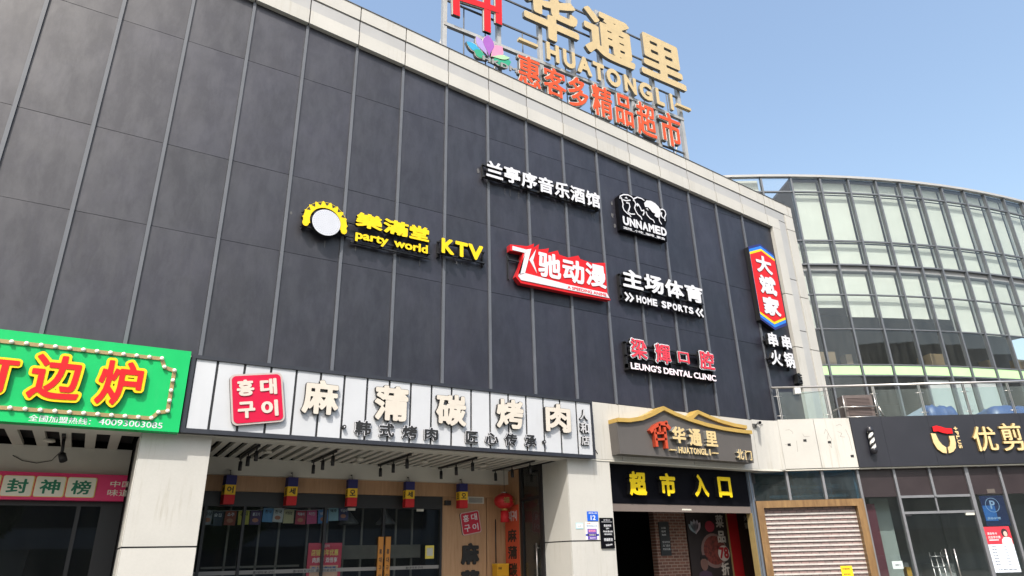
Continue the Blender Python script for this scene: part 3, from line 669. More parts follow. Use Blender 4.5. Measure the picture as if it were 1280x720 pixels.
# wooden frame and roller shutter
b = MB()
b.poly([(-.545, 2.86), (2.18, 2.86), (2.0, 2.69), (-.37, 2.69)], G0-.12, G0+.06)
b.poly([(-.545, 0), (-.545, 2.86), (-.37, 2.69), (-.37, 0)], G0-.12, G0+.06)
b.poly([(2.18, 0), (2.18, 2.86), (2.0, 2.69), (2.0, 0)], G0-.12, G0+.06)
b.build('shutter_frame', WOODFR, WG)
st = MB().box(-.37, 2.0, G0+.03, G0+.045, 0, 2.69).build('roller_shutter', SHUTIN, WG)
for k in range(24):
    z = .03+.108*k
    b = MB(); b.box(-.36, 1.99, G0+.005, G0+.03, z, z+.04); b.build('slat', SHUT, st)

# glass railing on the terrace edge
RG = thing('glass_railing', 'glass railing with a steel handrail along the terrace edge above the dark fascia', 'railing', (4, .1, 4.9), WING)
MB().tube([(.36, .1, 5.785), (14, .1, 5.80)], .032, 12).build('handrail', INOX, RG)
PO = [.50, 1.79, 3.10, 4.34, 5.55, 6.74, 7.95, 9.15, 10.4]
for u in PO:
    p = MB(); p.box(u-.026, u-.012, .075, .125, 4.86, 5.76); p.box(u+.012, u+.026, .075, .125, 4.86, 5.76); p = p.build('post', INOX, RG)
    b = MB()
    for z in (5.02, 5.55): b.tube([(u-.11, .1, z), (u+.11, .1, z)], .009, 6)
    b.build('glass_clamp', INOX, p)
for a, c in zip(PO, PO[1:]):
    if a == 1.79: continue
    MB().box(a+.045, c-.045, .094, .106, 4.93, 5.66).build('glass_panel', GL_RL, RG)

# ================================================================== CURVED GLASS BUILDING
GBF = Frame((0, 0, 0), 0)
GBD = thing('glass_building', 'curved glass office building with pale roller blinds behind the dark framed curtain wall', 'building', (32, 5, 4.8), GBF)
CC = Vector((40.558, 32.83)); RAD = 34.167
pts = [(22.397, 3.864), (23.422, 3.216), (24.535, 2.661), (25.658, 2.138), (26.782, 1.629), (27.92, 1.12), (28.954, .692), (29.847, .351), (30.962, -.005), (32.121, -.304), (33.284, -.573), (34.47, -.781), (35.693, -.964)]
ang = [atan2(y-CC.y, x-CC.x) for x, y in pts]
ang = [ang[0]-.0362*k for k in (3, 2, 1)]+ang+[ang[-1]+.0362*k for k in range(1, 7)]
NC = len(ang)-1
def cp(a, r, z=None): return (CC.x+r*cos(a), CC.y+r*sin(a))
def wallbox(b, a0, a1, r0, r1, z0, z1, m=0): b.plan([cp(a0, r1), cp(a1, r1), cp(a1, r0), cp(a0, r0)], z0, z1, m); return b
ZR = [4.9, 7.575, 7.98, 9.37, 10.76, 11.82, 12.03, 13.06, 15.27, 15.98]
ROWS = [(4.9, 7.575, 'pane'), (7.98, 9.37, 'pane'), (9.37, 10.76, 'pane'), (10.76, 11.82, 'pane'), (12.03, 13.06, 'pane'), (13.06, 15.27, 'pane'), (15.27, 15.96, 'pane')]
rest = MB()
for k in range(NC):
    a0, a1 = ang[k], ang[k+1]; da = .045/RAD
    for z0, z1, nm in ROWS:
        t = random.uniform(-.004, .004)
        if 3 <= k <= 16:
            b = MB(); b.plan([cp(a0+da, RAD+t), cp(a1-da, RAD-t), cp(a1-da, RAD-t-.016), cp(a0+da, RAD+t-.016)], z0+.03, z1-.03); b.build(nm, GL_CW, GBD)
        else: wallbox(rest, a0+da, a1-da, RAD, RAD-.016, z0+.03, z1-.03)
tag(rest.build('pane', GL_CW, GBD), kind='stuff')
for k, a in enumerate(ang):
    da = .034/RAD
    wallbox(MB(), a-da, a+da, RAD+.07, RAD-.08, 4.85, 16.02).build('mullion', DFRAME, GBD)
for z, h, mm in ((7.575, .022, DFRAME), (7.98, .022, DFRAME), (9.37, .022, DFRAME), (10.76, .022, DFRAME), (12.03, .03, DFRAME), (13.06, .03, DFRAME), (15.27, .03, DFRAME), (15.98, .05, WHITE2)):
    b = MB()
    for k in range(NC): wallbox(b, ang[k], ang[k+1], RAD+(.035 if h < .05 else .12), RAD-.06, z-h, z+h)
    b.build('transom', mm, GBD)
for k in range(2, 18):
    da = .05/RAD
    b = MB(); wallbox(b, ang[k]+da, ang[k+1]-da, RAD+.012, RAD-.03, 7.61, 7.95); b.build('green_band', LGREEN, GBD)
b = MB()
for k in range(NC): wallbox(b, ang[k], ang[k+1], RAD-.07, RAD-5, 11.80, 12.02)
b.build('floor_slab', SLAB, GBD)
# rooms behind the glass: back wall and roof (the left end of the top storey stands open to the sky)
b = MB()
for k in range(NC):
    wallbox(b, ang[k], ang[k+1], RAD-5, RAD-5.2, 4.8, 11.8); wallbox(b, ang[k], ang[k+1], RAD-.4, RAD-5, 7.62, 7.92)
    if k >= 5: wallbox(b, ang[k], ang[k+1], RAD-3.5, RAD-3.7, 12.03, 15.9); wallbox(b, ang[k], ang[k+1], RAD-.1, RAD-3.5, 15.85, 15.95)
b.build('interior', mat('office_interior', (.022, .03, .05), .8, .3, .6), GBD)
b = MB()
for k in range(6, 17, 3):
    a = ang[k]+.012; wallbox(b, a, a+.008, RAD-1.4, RAD-1.8, 7.95, 8.8)
for k in (5, 9, 13): wallbox(b, ang[k]+.006, ang[k]+.026, RAD-.9, RAD-1.2, 8.0, 8.75)
b.build('furniture', flat('tan_boxes', (.16, .12, .07)), GBD)
def blind(k, z0, z1, mm=BLIND, off=.22):
    da = .055/RAD; q = MB()
    wallbox(q, ang[k]+da, ang[k+1]-da, RAD-off, RAD-off-.012, z0, z1); q.build('roller_blind', mm, GBD)
low = {4: 9.40, 5: 10.30, 6: 9.93, 7: 9.92, 8: 9.92, 9: 9.95, 10: 9.42, 11: 9.40, 12: 9.42, 13: 9.1, 14: 9.0, 15: 9.42, 16: 9.42, 17: 9.42, 3: 9.42, 2: 9.4}
for k in range(2, 18):
    if k not in (3, 4): blind(k, 13.1, 15.24); blind(k, 15.3, 15.93)
    elif k == 3: blind(k, 15.3, 15.93)
    blind(k, 12.08, 13.03)
    blind(k, low[k], 11.74)
for k in (8, 9, 10): blind(k, 5.0, 7.45, BLINDW, .10)

# ================================================================== SIGNS ON THE MAIN FRONT
# --- green hot pot sign
T = thing('shop_sign', 'bright green hot pot sign with red characters and a border of round bulbs', 'shop sign', (.25, -.12, 3.57))
MB().box(-2.6, 3.105, -.245, -.021, 3.572, 4.865).build('sign_board', GREEN, T)
path = [(-2.4, 4.69), (2.70, 4.69), (2.755, 4.56), (2.905, 4.52), (2.905, 3.88), (2.78, 3.85), (2.70, 3.755), (-2.4, 3.755)]
MB().stroke(path, .055, -.262, -.246).build('border_strip', BRONZE, T)
seg = []
for (xa, za), (xb, zb_) in zip(path, path[1:]):
    L = sqrt((xb-xa)**2+(zb_-za)**2); n = max(1, round(L/.175))
    seg += [(xa+(xb-xa)*k/n, za+(zb_-za)*k/n) for k in range(n)]
bproto = None
for x, z in seg:
    if x < -.2: continue
    if bproto is None:
        bproto = MB().ball((x, -.278, z), .033, 10).build('bulb', BULB, T); b0 = (x, z)
    else:
        o = bproto.copy(); SC.collection.objects.link(o); o.parent = T; o.location = (x-b0[0], 0, z-b0[1])
REDY = [RED, SIDE]
chars(T, '打边炉', [(.30, 3.93, .93, 4.46), (1.08, 3.91, 1.71, 4.555), (1.91, 3.90, 2.49, 4.57)], -.325, -.247, REDY, .024, 1.0, rim=[YELLOW, SIDE], rimgrow=.06, rimback=.008)
line(T, '全国加盟热线：', 1.18, 3.597, 1.93, 3.69, -.2475, -.2455, [SIGNWHITE]*2, .01, 'phone_lettering')
line(T, '40093003085', 2.03, 3.612, 2.87, 3.70, -.2475, -.2455, [SIGNWHITE]*2, .008, 'phone_lettering')
# --- pink sign behind, above the left shop window
T = thing('shop_sign', 'crimson strip sign with dark green characters on cream tiles under the slatted left soffit', 'shop sign', (.5, 2.0, 2.72))
MB().box(-6, 2.61, 1.96, 2.098, 2.72, 3.15).build('sign_board', PINKS, T)
TILE = flat('cream_tile', (.74, .70, .60)); TILEY = flat('tile_edge_yellow', (.75, .52, .12))
def rrect(x0, z0, x1, z1, r, n=4):
    p = []
    for cx, cz, a in ((x1-r, z0+r, -pi/2), (x1-r, z1-r, 0), (x0+r, z1-r, pi/2), (x0+r, z0+r, pi)):
        for k in range(n+1): t = a+pi/2*k/n; p.append((cx+r*cos(t), cz+r*sin(t)))
    return p
for ch, x in zip('烹封神榜', (.42, .865, 1.305, 1.745)):
    t = MB().poly(rrect(x, 2.765, x+.425, 3.09, .03), 1.945, 1.959).build('tile', TILEY, T)
    MB().poly(rrect(x+.006, 2.772, x+.410, 3.084, .03), 1.938, 1.9445).build('tile_face', TILE, t)
    line(t, ch, x+.07, 2.815, x+.35, 3.04, 1.934, 1.9375, [TGREEN]*2, .02, 'letter', 48, 1.3)
line(T, '中国', 2.37, 2.95, 2.70, 3.05, 1.956, 1.9595, [TILE]*2, .01); line(T, '味道', 2.35, 2.80, 2.69, 2.91, 1.956, 1.9595, [TILE]*2, .01)
# --- long white restaurant sign
T = thing('shop_sign', 'long white barbecue restaurant sign with cream characters and a tilted red square', 'shop sign', (7.2, -.1, 3.58))
MB().box(3.125, 11.21, -.155, -.021, 3.59, 4.825).build('sign_box', BLACKM, T)
b = MB(); b.box(3.125, 11.21, -.20, -.157, 3.585, 3.655); b.box(3.125, 11.21, -.20, -.157, 4.775, 4.835); b.box(3.125, 3.19, -.20, -.157, 3.656, 4.774); b.box(11.17, 11.21, -.20, -.157, 3.656, 4.774)
b.build('sign_frame', mat('dark_blue_grey_frame', (.022, .024, .032), .4, .15, 6), T)
sx = [3.19]+[3.53+.4268*i for i in range(18)]+[11.185]
for a, c in zip(sx, sx[1:]):
    MB().box(a+.02, c-.02, -.172, -.156, 3.657, 4.773).build('sign_panel', SIGNPANEL, T)
b = MB(); b.poly(rrect(4.205-.42, 4.21-.42, 4.205+.42, 4.21+.42, .09, 6), -.235, -.176, 0, 1); b.spin(4.205, 4.21, .165)
sq = b.build('red_square', [flat('pale_rim', (.42, .36, .34)), SIDE], T)
b = MB(); b.poly(rrect(4.205-.39, 4.21-.39, 4.205+.39, 4.21+.39, .075, 6), -.242, -.236); b.spin(4.205, 4.21, .165); b.build('square_face', CRIMSON, sq)
for ch, (x, z) in zip('홍대구이', ((-.185, .185), (.18, .185), (-.185, -.18), (.18, -.18))):
    b = MB().text(ch, 4.205+x-.135, 4.21+z-.135, 4.205+x+.135, 4.21+z+.135, -.256, -.2425, 0, 0, .045); b.spin(4.205, 4.21, .165); b.build('letter', CREAM, sq)
chars(T, '麻蒲碳烤肉', [(4.93, 4.03, 5.56, 4.63), (6.22, 4.02, 6.87, 4.66), (7.44, 4.02, 8.08, 4.62), (8.76, 4.06, 9.39, 4.65), (9.93, 4.07, 10.57, 4.66)], -.25, -.195, [CREAM, SIDE], .036, rim=[flat('brown_black_rim', (.03, .027, .025)), SIDE], rimgrow=.012, rimback=.006)
bx = [(5.90, 3.73, 6.19, 3.985), (6.35, 3.73, 6.63, 3.975), (6.79, 3.735, 7.08, 3.965), (7.23, 3.735, 7.50, 3.955), (8.09, 3.73, 8.35, 3.95), (8.52, 3.73, 8.81, 3.955), (8.96, 3.73, 9.24, 3.97), (9.43, 3.735, 9.70, 3.97)]
chars(T, '韩式烤肉匠心传承', bx, -.222, -.185, [LETB, SIDE], .026, rim=[SIGNWHITE, SIDE], rimgrow=.045, rimback=.012)
for x in (5.70, 9.89):
    b = MB(); b.poly([(x+.035*cos(2*pi*k/14), 3.85+.035*sin(2*pi*k/14)) for k in range(14)], -.24, -.18); o = b.build('dot', LETB, T)
    b = MB(); b.poly([(x+.012*cos(2*pi*k/10), 3.85+.012*sin(2*pi*k/10)) for k in range(10)], -.243, -.2405); b.build('dot_core', SIGNWHITE, o)
chars(T, '人和店', [(10.84, 4.385, 11.06, 4.605), (10.835, 4.10, 11.06, 4.325), (10.845, 3.85, 11.06, 4.045)], -.222, -.185, [flat('light_grey_acrylic', (.45, .45, .46)), SIDE], .02, rim=[SIDE, SIDE], rimgrow=.03, rimback=.01)
# --- party / KTV sign
T = thing('wall_sign', 'yellow KTV sign with a spiked arc over a round white disc', 'wall sign', (6.5, -.1, 7.45))
b = MB(); b.box(4.62, 7.3, -.12, -.08, 7.86, 7.90); b.box(4.62, 7.3, -.12, -.08, 7.56, 7.60); b.box(5.6, 7.3, -.12, -.08, 7.45, 7.48); b.box(7.45, 8.6, -.12, -.08, 7.62, 7.65); b.box(7.45, 8.6, -.12, -.08, 7.88, 7.91)
for x in (4.66, 5.5, 6.5, 7.26, 7.48, 8.56): b.box(x, x+.03, -.08, .0, 7.56, 7.90)
b.build('sign_rail', BLACKM, T)
cx, cz = 5.055, 7.715
n = 48; P = []
A0, A1 = radians(-18), radians(198)
outer = []
for k in range(12):
    a = A1+(A0-A1)*k/11
    if 0 < k: outer.append((cx+.418*cos(a+(A1-A0)/22), cz+.418*sin(a+(A1-A0)/22)))
    outer += [(cx+.421*cos(a+.05), cz+.421*sin(a+.05)), (cx+.442*cos(a), cz+.442*sin(a)), (cx+.421*cos(a-.05), cz+.421*sin(a-.05))]
inner = [(cx+.295*cos(A0+(A1-A0)*k/30), cz+.295*sin(A0+(A1-A0)*k/30)) for k in range(31)]
ol = outer+inner
MB().poly(ol, -.215, -.125, 0, 1).build('spiked_arc', [YELLOW, SIDE], T)
for k in range(2, 9):
    a = A1+(A0-A1)*(k+.5)/11; b = MB()
    b.poly([(cx+.345*cos(a), cz+.345*sin(a)), (cx+.412*cos(a+.105), cz+.412*sin(a+.105)), (cx+.412*cos(a-.105), cz+.412*sin(a-.105))], -.218, -.2155); b.build('dark_triangle', SIDE, T)
for x, s_ in ((4.69, 1), (5.425, -1)):
    b = MB(); b.poly([(x+.062*cos(2*pi*k/18), 7.615+.075*sin(2*pi*k/18)) for k in range(18)], -.214, -.125, 0, 1); b.build('arc_end', [YELLOW, SIDE], T)
b = MB(); b.poly([(cx+.02+.272*cos(2*pi*k/36), 7.70+.272*sin(2*pi*k/36)) for k in range(36)], -.225, -.125, 0, 1); disc = b.build('round_disc', [flat('disc_white', (.50, .52, .57)), SIDE], T)
DOT = flat('disc_dot', (.34, .36, .42)); b = MB()
for r_ in range(1, 7):
    rr = r_*.04; n = int(2*pi*rr/.042)
    for k in range(n):
        a = 2*pi*k/n+r_*.3; x, z = cx+.02+rr*cos(a), 7.705+rr*sin(a); b.poly([(x-.011, z), (x, z-.008), (x+.011, z), (x, z+.008)], -.2275, -.2255)
tag(b.build('disc_dots', DOT, disc), kind='stuff')
chars(T, '樂滿堂', [(5.65, 7.785, 6.205, 8.11), (6.225, 7.785, 6.765, 8.11), (6.785, 7.785, 7.225, 8.11)], -.20, -.12, [YELLOW, SIDE], .042)
line(T, 'party', 5.66, 7.455, 6.34, 7.665, -.21, -.12, [YELLOW, SIDE], .035); line(T, 'world', 6.46, 7.51, 7.20, 7.70, -.21, -.12, [YELLOW, SIDE], .035)
chars(T, 'KTV', [(7.50, 7.60, 7.79, 7.945), (7.82, 7.60, 8.12, 7.95), (8.13, 7.605, 8.49, 7.96)], -.23, -.12, [YELLOW, SIDE], .045)
# --- music bar sign
T = thing('wall_sign', 'line of seven white characters high on the dark front, topmost wall sign', 'wall sign', (10.2, -.1, 9.75))
b = MB(); b.box(8.56, 11.95, -.12, -.06, 9.80, 9.85); b.box(8.56, 11.95, -.12, -.06, 10.12, 10.16)
for x in (8.58, 9.7, 10.8, 11.9): b.box(x, x+.03, -.06, 0, 9.8, 10.16)
b.build('sign_rail', BLACKM, T)
chars(T, '兰亭序音乐酒馆', row(8.61, .4755, .445, 9.80, 10.23, 7), -.20, -.12, [SIGNWHITE, SIDE], .032)
# --- sign with drawn heads
T = thing('wall_sign', 'black wall sign with three heads drawn in white line over white lettering', 'wall sign', (13.4, -.1, 9.38))
back = [(12.56, 9.40), (12.56, 10.36), (12.70, 10.50), (13.0, 10.53), (13.45, 10.55), (13.75, 10.56), (14.02, 10.46), (14.24, 10.36), (14.24, 10.05), (14.16, 9.88), (14.16, 9.42)]
MB().poly(back, -.15, -.02).build('sign_board', BLACK, T)
for nm, pts in (('cap_line', [(12.61, 10.3), (12.63, 10.38), (12.75, 10.46), (12.9, 10.49), (13.02, 10.47), (13.08, 10.42)]), ('cap_line', [(12.68, 10.29), (12.82, 10.29), (12.97, 10.35)]),
    ('face_line', [(12.66, 10.35), (12.68, 10.25), (12.7, 10.17), (12.68, 10.07), (12.72, 9.98), (12.81, 9.92), (12.9, 9.89), (12.93, 9.84)]), ('hair_line', [(12.81, 10.23), (12.91, 10.24), (12.93, 10.15), (12.88, 10.03), (12.84, 9.96)]),
    ('hair_line', [(12.84, 9.96), (12.94, 9.93), (13.08, 9.96)]), ('cap_line', [(13.07, 10.35), (13.1, 10.43), (13.23, 10.51), (13.38, 10.51), (13.47, 10.47)]),
    ('face_line', [(13.1, 10.39), (13.15, 10.29), (13.09, 10.15), (13.13, 10.05), (13.18, 9.98), (13.28, 9.93), (13.31, 9.86)]), ('hair_line', [(13.24, 10.3), (13.29, 10.22), (13.33, 10.13), (13.41, 10.16), (13.41, 10.08), (13.36, 10.0)]),
    ('face_line', [(13.48, 10.14), (13.52, 10.04), (13.61, 9.97), (13.72, 9.94), (13.75, 9.87)]), ('hair_line', [(14.02, 10.34), (14.11, 10.38), (14.19, 10.35), (14.21, 10.25), (14.15, 10.14), (14.15, 10.03)]),
    ('hair_line', [(14.06, 10.27), (14.03, 10.15), (14.12, 10.09)]), ('hair_line', [(13.94, 10.06), (13.94, 9.98), (14.01, 9.89)])):
    MB().stroke(pts, .033, -.175, -.151, 0, 1).build(nm, [SIGNWHITE, SIDE], T)
MB().poly([(13.45, 10.39), (13.55, 10.5), (13.71, 10.53), (13.86, 10.49), (13.97, 10.42), (14.02, 10.33), (14.02, 10.21), (13.96, 10.08), (13.85, 10.06), (13.78, 10.09), (13.82, 10.17), (13.71, 10.18), (13.65, 10.25), (13.58, 10.3), (13.47, 10.28)], -.176, -.151, 0, 1).build('hair_shape', [SIGNWHITE, SIDE], T)
for pts in ([(12.78, 10.37), (12.84, 10.42), (12.88, 10.36)], [(13.15, 10.28), (13.22, 10.33), (13.26, 10.27), (13.20, 10.22)], [(13.50, 10.24), (13.55, 10.27), (13.58, 10.20)]):
    MB().poly(pts, -.176, -.151).build('white_patch', SIGNWHITE, T)
chars(T, 'UNNAMED', row(12.64, .218, .20, 9.55, 9.80, 7), -.18, -.151, [SIGNWHITE, SIDE], .05)
line(T, '酒馆_小吃_咖啡_聚会', 12.64, 9.43, 14.08, 9.51, -.162, -.151, [SIGNWHITE, SIDE], .02)
# --- red jagged sign
T = thing('wall_sign', 'red sign with a jagged top edge and slanted white characters', 'wall sign', (10.6, -.1, 7.3))
MB().poly([(9.2, 8.19), (9.66, 8.25), (9.73, 8.29), (9.85, 8.36), (9.83, 8.25), (9.99, 8.38), (9.96, 8.23), (10.21, 8.31), (10.26, 8.34), (10.23, 8.21), (10.51, 8.33), (10.55, 8.23), (10.8, 8.21), (11.11, 8.33), (11.16, 8.25), (11.52, 8.22), (11.92, 8.31), (11.91, 7.76), (11.91, 7.51), (11.99, 7.34), (10.74, 7.31), (9.46, 7.30), (9.33, 7.43), (9.47, 7.73), (9.53, 8.05), (9.2, 8.04)], -.19, -.05, 0, 1).build('sign_board', [RED, flat('dark_red_side', (.35, .008, .012))], T)
fei = MB(); fei.poly([(9.26, 8.16), (9.62, 8.15), (9.76, 8.20), (9.57, 7.56), (9.40, 7.50), (9.43, 7.46), (9.58, 8.06), (9.26, 8.06)], -.206, -.191)
fei.build('letter', SIGNWHITE, T)
MB().poly([(9.38, 7.46), (9.46, 7.37), (10.74, 7.375), (11.95, 7.385), (11.88, 7.50), (10.7, 7.505), (9.58, 7.56)], -.206, -.191).build('white_swoosh', SIGNWHITE, T)
MB().poly([(9.89, 8.21), (9.7, 7.91), (9.89, 7.62), (9.80, 7.92)], -.206, -.191).build('letter', SIGNWHITE, T)
chars(T, '驰动漫', [(9.93, 7.57, 10.56, 8.20), (10.61, 7.58, 11.24, 8.17), (11.28, 7.60, 11.89, 8.20)], -.206, -.191, [SIGNWHITE, RED], .035)
line(T, 'A SPEEDING ANIME', 10.72, 7.40, 11.86, 7.475, -.2095, -.2065, [RED]*2, .02)
b = MB(); b.box(9.22, 9.25, -.05, 0, 7.4, 8.1); b.box(9.22, 9.5, -.10, -.06, 7.85, 7.88); b.build('sign_rail', BLACKM, T)
# --- sports sign
T = thing('wall_sign', 'white four character sports sign with double arrows around its capitals', 'wall sign', (13.8, -.1, 7.4))
b = MB(); b.box(12.40, 15.26, -.12, -.06, 8.10, 8.14); b.box(12.40, 15.26, -.12, -.06, 7.80, 7.84); b.box(12.40, 15.22, -.12, -.06, 7.50, 7.58)
for x in (12.40, 13.4, 14.4, 15.2): b.box(x, x+.03, -.12, 0, 7.46, 8.16)
b.build('sign_rail', BLACKM, T)
chars(T, '主场体育', row(12.43, .702, .655, 7.79, 8.28, 4), -.20, -.12, [SIGNWHITE, SIDE], .038)
chars(T, 'HOMESPORTS', row(12.83, .176, .155, 7.44, 7.63, 4)+row(13.66, .188, .165, 7.44, 7.63, 6), -.185, -.12, [SIGNWHITE, SIDE], .05)
for x, s_ in ((12.47, 1), (12.61, 1), (15.12, -1), (14.98, -1)):
    MB().stroke([(x, 7.64), (x+.11*s_, 7.53), (x, 7.42)], .055, -.185, -.12, 0, 1).build('arrow', [SIGNWHITE, SIDE], T)
# --- dental clinic sign
T = thing('wall_sign', 'dental clinic sign with red white-edged characters, lowest on the dark front', 'wall sign', (13.8, -.1, 5.7))
b = MB(); b.box(12.38, 15.3, -.12, -.05, 6.34, 6.38); b.box(12.38, 15.3, -.12, -.05, 6.02, 6.06); b.box(12.38, 15.3, -.12, -.05, 5.74, 5.84); b.box(12.38, 12.42, -.12, 0, 5.7, 6.4); b.box(15.24, 15.28, -.12, 0, 5.7, 6.2); b.box(13.8, 13.84, -.12, 0, 5.7, 6.3)
b.build('sign_rail', BLACKM, T)
chars(T, '梁輝口腔', [(12.47, 5.98, 12.97, 6.46), (13.25, 5.96, 13.73, 6.44), (13.99, 6.05, 14.36, 6.33), (14.73, 5.98, 15.24, 6.46)], -.22, -.13, [flat('rose_red_acrylic', (.60, .035, .06)), SIDE], .02, rim=[SIGNWHITE, SIDE], rimgrow=.055)
line(T, "LEUNG'S DENTAL CLINIC", 12.43, 5.70, 15.25, 5.865, -.20, -.12, [flat('pinkish_white_acrylic', (.78, .68, .74)), SIDE], .035)
# --- vertical hot pot sign
T = thing('wall_sign', 'tall red six sided sign with blue and yellow pointed ends and white characters', 'wall sign', (18, -.1, 7.5))
NAVYP = flat('navy_panel', (.012, .018, .14)); BLU = flat('blue_panel', (.015, .16, .60))
def hexa(dt, x0=17.43, x1=18.54): return [(x0, 7.73+dt), (17.985, 7.50+dt), (x1, 7.73+dt), (x1, 10.0-dt), (17.985, 10.22-dt), (x0, 10.0-dt)]
MB().poly(hexa(0), -.17, -.02, 0, 1).build('sign_box', [NAVYP, SIDE], T)
MB().poly(hexa(.075, 17.44, 18.53), -.174, -.1705).build('blue_stripe', BLU, T)
MB().poly(hexa(.17, 17.44, 18.53), -.178, -.1745).build('yellow_stripe', YELLOW, T)
MB().poly(hexa(.245, 17.44, 18.53), -.182, -.1785).build('red_face', RED, T)
chars(T, '大斌家', [(17.62, 9.24, 18.30, 9.80), (17.62, 8.57, 18.34, 9.16), (17.62, 7.92, 18.34, 8.50)], -.20, -.1825, [SIGNWHITE, SIDE], .045)
T = thing('wall_sign', 'four white characters in two rows right under the six sided red sign', 'wall sign', (18, -.1, 6.4))
b = MB(); b.box(17.5, 18.6, -.12, -.05, 7.12, 7.16); b.box(17.5, 18.6, -.12, -.05, 6.60, 6.64); b.box(17.56, 17.6, -.05, 0, 6.4, 7.3); b.box(18.46, 18.5, -.05, 0, 6.4, 7.3); b.build('sign_rail', BLACKM, T)
chars(T, '串串火锅', [(17.54, 6.96, 17.94, 7.38), (18.12, 6.96, 18.52, 7.38), (17.52, 6.42, 17.98, 6.86), (18.08, 6.42, 18.52, 6.87)], -.22, -.12, [SIGNWHITE, SIDE], .035)
chars(T, '店', [(18.60, 6.02, 18.82, 6.34)], -.16, -.02, [SIDE, SIDE], .02)
# --- entrance board with roof shaped gold edge
T = thing('entrance_sign', 'grey entrance board with a gold roof-shaped edge over the market doorway', 'entrance sign', (13.9, -.15, 3.7))
top = [(11.77, 4.43), (12.1, 4.445), (12.5, 4.52), (12.85, 4.655), (13.18, 4.81), (13.55, 4.70), (13.95, 4.615), (14.5, 4.53), (15.1, 4.475), (15.7, 4.455), (16.10, 4.455)]
MB().poly([(11.80, 3.705), (16.06, 3.705), (16.10, 4.40)]+[(x, z-.05) for x, z in top[::-1]][1:], -.30, -.024).build('sign_board', GREYB, T)
MB().stroke(top, .088, -.36, -.022).build('gold_edge', GOLD, T)
top2 = [(14.0, 4.645), (14.12, 4.68), (14.34, 4.83), (14.7, 4.74), (15.1, 4.66), (15.55, 4.605), (16.0, 4.585)]
MB().poly([(14.0, 4.58), (16.0, 4.47)]+[(x, z-.03) for x, z in top2[::-1]], -.26, -.024).build('second_board', GREYB, T)
MB().stroke(top2, .085, -.31, -.025).build('gold_edge', GOLD, T)
OR2 = flat('red_orange_metal', (.46, .055, .018))
for pts, w in (([(12.66, 4.22), (12.82, 4.36), (13.0, 4.44), (13.16, 4.43), (13.27, 4.33)], .085), ([(12.80, 4.29), (12.81, 3.90)], .075), ([(13.10, 4.36), (13.11, 3.88)], .075), ([(12.80, 4.20), (13.12, 4.23)], .05), ([(12.80, 4.06), (13.12, 4.09)], .05), ([(12.95, 4.43), (12.95, 4.22)], .05), ([(13.14, 4.42), (13.20, 4.50)], .05)):
    MB().stroke(pts, w, -.40, -.30, 0, 1).build('emblem_stroke', [OR2, flat('dark_orange_side', (.25, .03, .01))], T)
chars(T, '华通里', [(13.31, 4.02, 13.73, 4.40), (13.84, 3.99, 14.24, 4.385), (14.38, 4.01, 14.77, 4.37)], -.40, -.301, [PALEGOLD, SIDEG], .035, 1.2)
chars(T, 'HUATONGLI', row(13.485, .1195, .105, 3.80, 3.945, 9), -.37, -.301, [PALEGOLD, SIDEG], .04)
for x in (13.24, 14.60): MB().box(x, x+.18, -.37, -.301, 3.85, 3.875).build('dash', PALEGOLD, T)
chars(T, '北门', [(15.40, 3.755, 15.64, 4.00), (15.69, 3.75, 15.93, 3.985)], -.38, -.301, [PALEGOLD, SIDEG], .02)
# --- black market entrance sign
T = thing('entrance_sign', 'black fascia with four yellow characters set deep above the market doorway', 'entrance sign', (14, .3, 2.73))
MB().box(11.77, 16.34, .25, .355, 2.725, 3.565).build('sign_board', BLACK, T)
chars(T, '超市入口', [(12.36, 2.89, 12.86, 3.41), (13.28, 2.90, 13.76, 3.41), (14.36, 2.905, 14.82, 3.42), (15.16, 2.91, 15.62, 3.39)], .13, .249, [YELLOW, SIDE], .045)
# --- roof sign on its steel frame
T = thing('roof_sign', 'large rooftop sign with cream and orange characters on a weathered steel frame', 'roof sign', (12, .8, 12.6))
def bar(p, q, r=.04, mm=STEEL, nm='steel_bar'): MB().tube([p, q], r, 4).build(nm, mm, T)
for x in (7.88, 9.52, 10.9, 12.05, 13.1, 14.25, 15.2, 16.3): 
    z0 = zt(x)-1.2
    MB().box(x-.06, x+.06, .62, .74, z0, 17.6 if x not in (7.88, 9.52) else 17.0).build('post', STEEL, T)
    bar((x, .68, 14.4), (x, 2.2, zt(x)-.9), .035, STEEL, 'brace')
MB().box(7.85, 16.36, .60, .70, 14.56, 14.66).build('steel_beam', STEEL, T)
for z in (13.3, 15.45, 16.4, 17.25): MB().box(7.85 if z > 14 else 9.9, 16.36, .66, .70, z, z+.05).build('steel_rail', DSTEEL, T)
for x in (8.45, 9.1, 10.3, 11.4, 11.75, 12.6, 13.6, 14.75, 15.75): bar((x, .66, zt(x)-.5), (x, .66, 15.4), .02, DSTEEL)
ROOFC = [CREAM2 := mat('weathered_cream_letter', (.50, .385, .205), .5, .08, 5, streak=.3, dirt=(.45, .34, .18)), SIDEG]
chars(T, '华通里', [(10.25, 15.42, 12.20, 17.3), (12.42, 15.60, 14.36, 17.42), (14.62, 15.68, 16.54, 17.42)], .47, .58, ROOFC, .03, 1.25)
chars(T, 'HUATONGLI', [(10.98, 14.67, 11.42, 15.30), (11.56, 14.67, 11.99, 15.30), (12.06, 14.67, 12.58, 15.30), (12.64, 14.67, 13.06, 15.30), (13.14, 14.66, 13.68, 15.31), (13.82, 14.67, 14.30, 15.30), (14.42, 14.66, 14.94, 15.31), (15.10, 14.67, 15.44, 15.30), (15.70, 14.67, 15.82, 15.30)], .47, .56, ROOFC, .045)
for x in (10.05, 15.95): MB().box(x, x+.62, .44, .55, 14.91, 15.0).build('dash', CREAM2, T)
